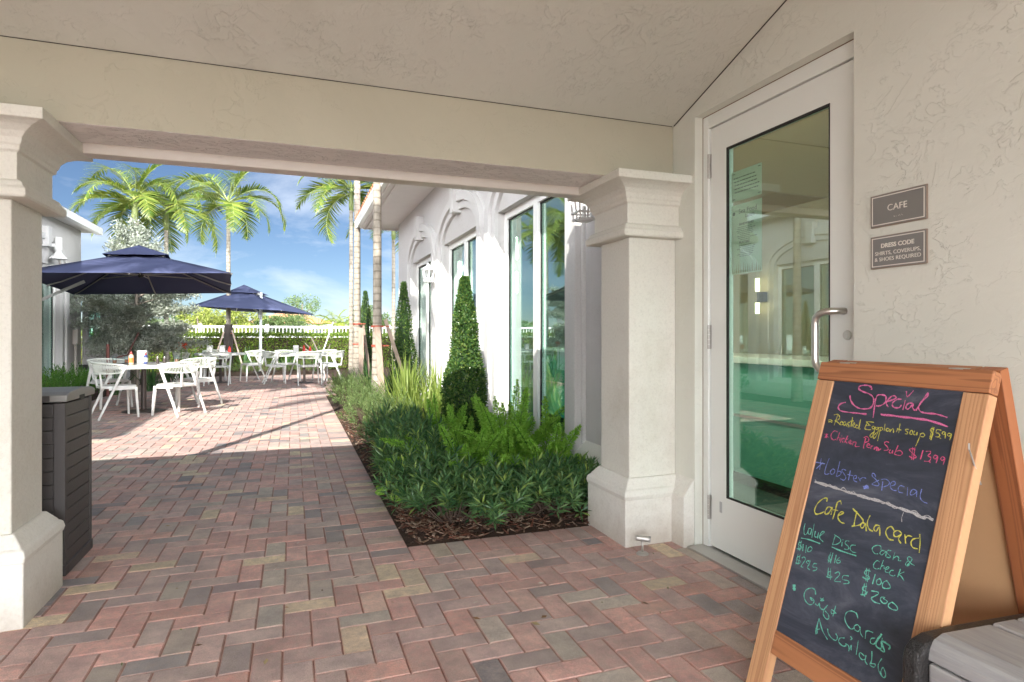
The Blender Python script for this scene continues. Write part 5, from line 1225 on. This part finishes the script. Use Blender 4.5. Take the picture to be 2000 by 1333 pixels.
def palm(label, x, y, h, r, nf, sd, lean=(0,0), sc=1.0, tilt1=1.3, basewrap=0, tilt0=.05):
    t = thing('palm_tree', label, 'palm tree', (x,y,0), world=False, group='tall palms around the courtyard')
    b = MB(); n = 16; P = []; rr = []
    for i in range(n+1):
        f = i/n; P.append((lean[0]*f*f, lean[1]*f*f, h*f)); rr.append(r*(1.25-.35*min(1,f*4))*(1-.22*f))
    b.tube(P, rr, 16); b.build('trunk', M['trunk'], t, smooth=True)
    b = MB(); lx, ly = lean; b.tube([(lx,ly,h-.02),(lx,ly,h+.15),(lx,ly,h+.45),(lx,ly,h+.75)], [r*.8,r*.95,r*.7,r*.35], 12); b.build('crownshaft', M['shaft'], t, smooth=True)
    if basewrap:
        b = MB(); b.tube([(0,0,0),(0,0,basewrap*.7),(0,0,basewrap)], [r*1.75,r*1.7,r*1.5], 14); b.build('base_wrap', M['trunkbase'], t, smooth=True)
    palm_head(t, h+.62, FR, nf, sd, tilt0, tilt1, sc, lean)
    return t
palm('palm at the left rear whose trunk rises behind the silver tree', -3.62,17.0,3.95,.085,15,1, sc=.92)
palm('palm with a slim pale trunk between the silver tree and the hedge palm', -3.12,18.0,3.95,.07,15,2, sc=.95)
palm('palm growing out of the far hedge, left of the parasol mast, dark fibrous base', -1.95,21.35,4.9,.082,16,3, sc=1.08, basewrap=1.55)
palm('grey-trunked palm second from the right, red ties on its stakes', 1.34,13.95,6.3,.088,14,4, sc=1.1)
palm('front palm with the thickest pale ringed trunk in the right bed', 1.27,9.95,6.0,.082,13,5, sc=1.1)
palm('slim palm just left of the grey trunk, drooping yellow fronds', 1.50,17.3,4.65,.07,15,6, sc=.95, tilt1=1.35)
palm('slim palm beyond the corner of the cafe building', 2.95,19.2,4.2,.075,14,7, sc=.9)
palm('palm outside the porch on the left, trunk hidden behind the left column', -1.85,4.75,5.6,.075,13,8, sc=1.0)
palm('palm by the left wall, out of sight beside the porch', -3.9,8.4,5.2,.08,13,9, sc=1.0)
# stakes bracing the palms
def brace(label, x, y, stakes, z0s):
    t = thing('palm_brace', label, 'tree stakes', (x,y,0), group='timber braces tied to palms')
    for (a, c_, w_) in stakes:
        b = MB(); b.bar(a, c_, w_, .04, (0,1,0)); b.build('stake', M['stake'], t, bevel=.002)
    for z in z0s:
        b = MB(); b.lathe([(.093,z-.016),(.096,z-.016),(.096,z+.016),(.093,z+.016)], (x,y,0), 18); b.box(x+.02,x+.17,y-.112,y-.104,z-.008,z+.010); b.build('tie_strap', M['strapred'], t)
brace('pale timber stakes with red ties around the front palm', 1.27, 9.95, [((1.33,9.72,0),(1.25,9.80,1.33),.095),((1.86,9.9,.0),(1.40,9.98,1.45),.055),((1.45,10.5,0),(1.32,10.1,1.4),.06)], (1.03,1.34))
brace('timber stakes with red ties around the grey palm', 1.34, 13.95, [((1.41,13.68,0),(1.40,13.76,1.36),.11),((1.66,14.0,0),(1.47,14.0,1.42),.06),((1.75,14.4,0),(1.44,14.1,1.4),.06)], (1.0,1.45))
brace('grey pipe props around the hedge palm base', -1.95, 21.35, [((-2.35,20.95,.3),(-2.07,21.2,1.30),.045),((-1.50,20.95,.2),(-1.83,21.2,1.35),.045)], (1.25,))
t = thing('leaning_pole', 'thin white pole leaning beside the slim far palm', 'pole', (1.15,20.2,0)); b = MB(); b.tube([(.75,20.0,.3),(1.2,20.3,1.62)], .018, 8); b.build('pole', M['whitepaint'], t)
t = thing('tree_stake', 'rusty brown stake left of the silver tree', 'stake', (-3.42,13.9,0)); b = MB(); b.tube([(-3.42,13.9,0),(-3.42,13.9,1.02)], .03, 8); b.tube([(-3.42,13.9,.72),(-3.15,14.2,.80),(-3.02,14.5,1.25)],.014,6); b.build('stake', plain('rusty_stake',(.16,.06,.05),.8), t)
t = thing('driftwood_branch', 'bare brown branches standing in the bed behind the far right table', 'branch', (.45,21.2,0))
b = MB()
for p,q in (((.9,21.2,.2),(.35,21.1,.95)),((.9,21.2,.2),(.55,21.3,1.15)),((.9,21.2,.2),(1.15,21.1,.9)),((.6,21.15,.55),(.2,21.2,.8))): b.tube([p,tuple((Vector(p)+Vector(q))/2+Vector((.02,0,.03))),q],[.035,.028,.012],6)
b.build('branches', M['bark'], t)
t = thing('red_flowering_plant', 'small plant with red blooms right of the silver tree', 'flower', (-2.35,15.3,0))
b = MB(); b.tube([(-2.35,15.3,0),(-2.36,15.3,.95)], .008, 5); b.build('stem', M['low'], t)
b = MB()
for k in range(90): p = Vector((-2.36,15.3,.97))+Vector((U(-.10,.10),U(-.05,.05),U(-.05,.05))); leaf(b, p, rv(), rv(), .045, .03)
b.build('bloom', leafmat('red_petal',(.55,.04,.02),(.7,.10,.05),.3), t, recalc=False)

# --- white picket railing behind the hedge
t = thing('white_railing', 'white picket railing running behind the hedge', 'railing', (-2,24,0))
b = MB(); b.box(-7.5,6,23.97,24.03,1.46,1.54); b.box(-7.5,6,23.98,24.02,.25,.31); b.build('rail', M['whitealu'], t)
x = -7.5; pk = MB()
while x < 6: pk.box(x,x+.028,23.986,24.014,.31,1.46); x += .125
pk.build('picket', M['whitealu'], t)
for i in range(7):
    x = -7.5+i*2.2; b = MB(); b.box(x-.06,x+.06,23.94,24.06,0,1.60); b.build('post', M['whitealu'], t)
# --- beyond: low white wall, house, trees
t = thing('boundary_wall', 'low bright white wall far behind the railing', 'wall', (-6,38,0))
b = MB(); b.box(-40,25,38,38.3,0,1.12); b.box(-40,25,37.95,38.35,1.12,1.2); b.build('wall_face', M['wallwhite'], t)
tag(MB().box(-40,30,25,37.9,-.03,-.01).build('far_pavement', plain('pale_concrete',(.55,.54,.51),.85)), kind='structure')
def far(px, t_): 
    a = (px-1000)/1190; return (t_*(.33777+a*.94123), t_*(.94123-a*.33777))
hx, hy = far(553, 62)
t = thing('distant_house', 'distant pale house with an orange tiled hip roof beyond the trees', 'house', (hx,hy,0))
b = MB(); b.box(hx-3.2,hx+4.5,hy,hy+8,0,2.45); b.build('wall', plain('pale_blue_grey_wall',(.62,.66,.70),.8), t)
b = MB(); b.add([(hx-3.8,hy-.5,2.4),(hx+5.1,hy-.5,2.4),(hx+5.1,hy+8.5,2.4),(hx-3.8,hy+8.5,2.4),(hx-.6,hy+3.5,3.55),(hx+1.9,hy+3.5,3.55)], [(0,1,5,4),(1,2,5),(2,3,4,5),(3,0,4),(3,2,1,0)]); b.build('roof', plain('orange_tile',(.50,.22,.13),.8,var=.2), t)
for k,xx in enumerate((-1.8,.6,2.8)):
    b = MB(); b.box(hx+xx,hx+xx+.9,hy-.03,hy+.02,.9,2.0); b.build('window', plain('dark_glass',(.08,.10,.12),.2), t)
def tree(name, label, px, t_, top, rad, mat, sd, n=2600, z0=.8, flat=1.0, group='trees beyond the railing', ls=.16):
    random.seed(sd); x,y = far(px,t_); z1 = 1.2+(655-top)*t_/1190
    t = thing(name, label, 'tree', (x,y,0), group=group)
    b = MB(); b.tube([(x,y,0),(x+.1,y,z1*.4),(x,y,z1*.8)], [.14,.10,.04], 7)
    cl = []
    for k in range(15):
        a = U(0,2*PI); q = Vector((x+math.cos(a)*rad*U(.1,.85), y+math.sin(a)*rad*U(.1,.85), z0+(z1-z0)*U(.15,.93))); cl.append((q, U(.22,.42)*rad))
        b.tube([(x,y,z1*U(.2,.6)), tuple(q)], [.05,.015], 4, cap=False)
    b.build('trunk', M['bark'], t)
    b = MB()
    for k in range(n):
        q, r_ = random.choice(cl); o = rv(); p = q+o*r_*U(.5,1.05)*flat; p.z = min(p.z, z1)
        leaf(b, p, o+rv(), rv(), ls*U(.6,1.3), ls*.55)
    b.build('crown', mat, t, recalc=False)
TR = [('bushy_tree','yellow-green bushy tree behind the left end of the railing',385,40,600,1.15,'bgyellow'),('bushy_tree','yellow-green tree just left of the hedge palm trunk',420,42,597,1.3,'bgyellow'),('bushy_tree','yellow-green tree just right of the hedge palm trunk',478,41,603,1.3,'bgyellow'),
 ('leafy_tree','small green tree under the right part of the far parasol',515,44,620,.9,'bgleaf'),('leafy_tree','loose grey-green tree in front of the orange roof',545,46,622,.9,'bgleaf'),('leafy_tree','tallest green tree, airy top above the parasol tip',590,52,572,2.0,'bgleaf'),
 ('leafy_tree','grey-green tree below the parasol tip',572,48,618,1.3,'bgleaf'),('leafy_tree','dark green tree at the far left behind the silver tree',352,44,610,1.4,'bgleaf'),('leafy_tree','green tree seen between the two right palm trunks',715,45,600,1.6,'bgleaf'),('leafy_tree','low green tree between the front palm and the cafe corner',755,46,606,1.5,'bgleaf')]
for i,(nm,lb,px,t_,top,rad,mt) in enumerate(TR): tree(nm, lb, px, t_, top, rad, M[mt], 200+i, n=3600 if mt=='bgyellow' else 2300, ls=.17)
for i,(px,t_,top,lb) in enumerate(((622,40,606,'small yellow palm left of the pair beyond the railing'),(655,41,597,'taller yellow palm beyond the railing, beside the slim trunk'),(436,44,612,'small yellow palm among the bushy trees on the left'),(676,43,604,'small yellow palm half hidden by the slim trunk'))):
    x,y = far(px,t_); h = 1.2+(655-top)*t_/1190-1.25
    t = thing('garden_palm', lb, 'palm tree', (x,y,0), world=False, group='small yellow palms beyond the railing')
    b = MB(); b.tube([(0,0,0),(0,0,h+.2)], [.09,.07], 8); b.build('trunk', M['trunk'], t, smooth=True); palm_head(t, h+.1, FB, 15, 300+i, .1, 1.5, 1.0)
# far tree line closing the horizon
random.seed(77)
b = MB()
for k in range(14000):
    px = U(-200,1100); t_ = U(95,120); x,y = far(px,t_); h_ = 3.2+1.6*noise.noise(Vector((px*.012,0,0)))+.8*noise.noise(Vector((px*.05,3,0)))
    p = Vector((x,y,U(0,1)**.6*h_)); leaf(b, p, rv(), rv(), .9, .55)
tag(b.build('far_tree_line', M['bgleaf'], recalc=False), kind='stuff')

# --- tidy: prototypes that were never placed are removed
for e in EMP:
    if e.name in D.objects and not e.get('label'):
        for c_ in kids(e): D.objects.remove(c_)
        D.objects.remove(e)
for o in D.objects:
    if '_w' in o.keys(): del o['_w']
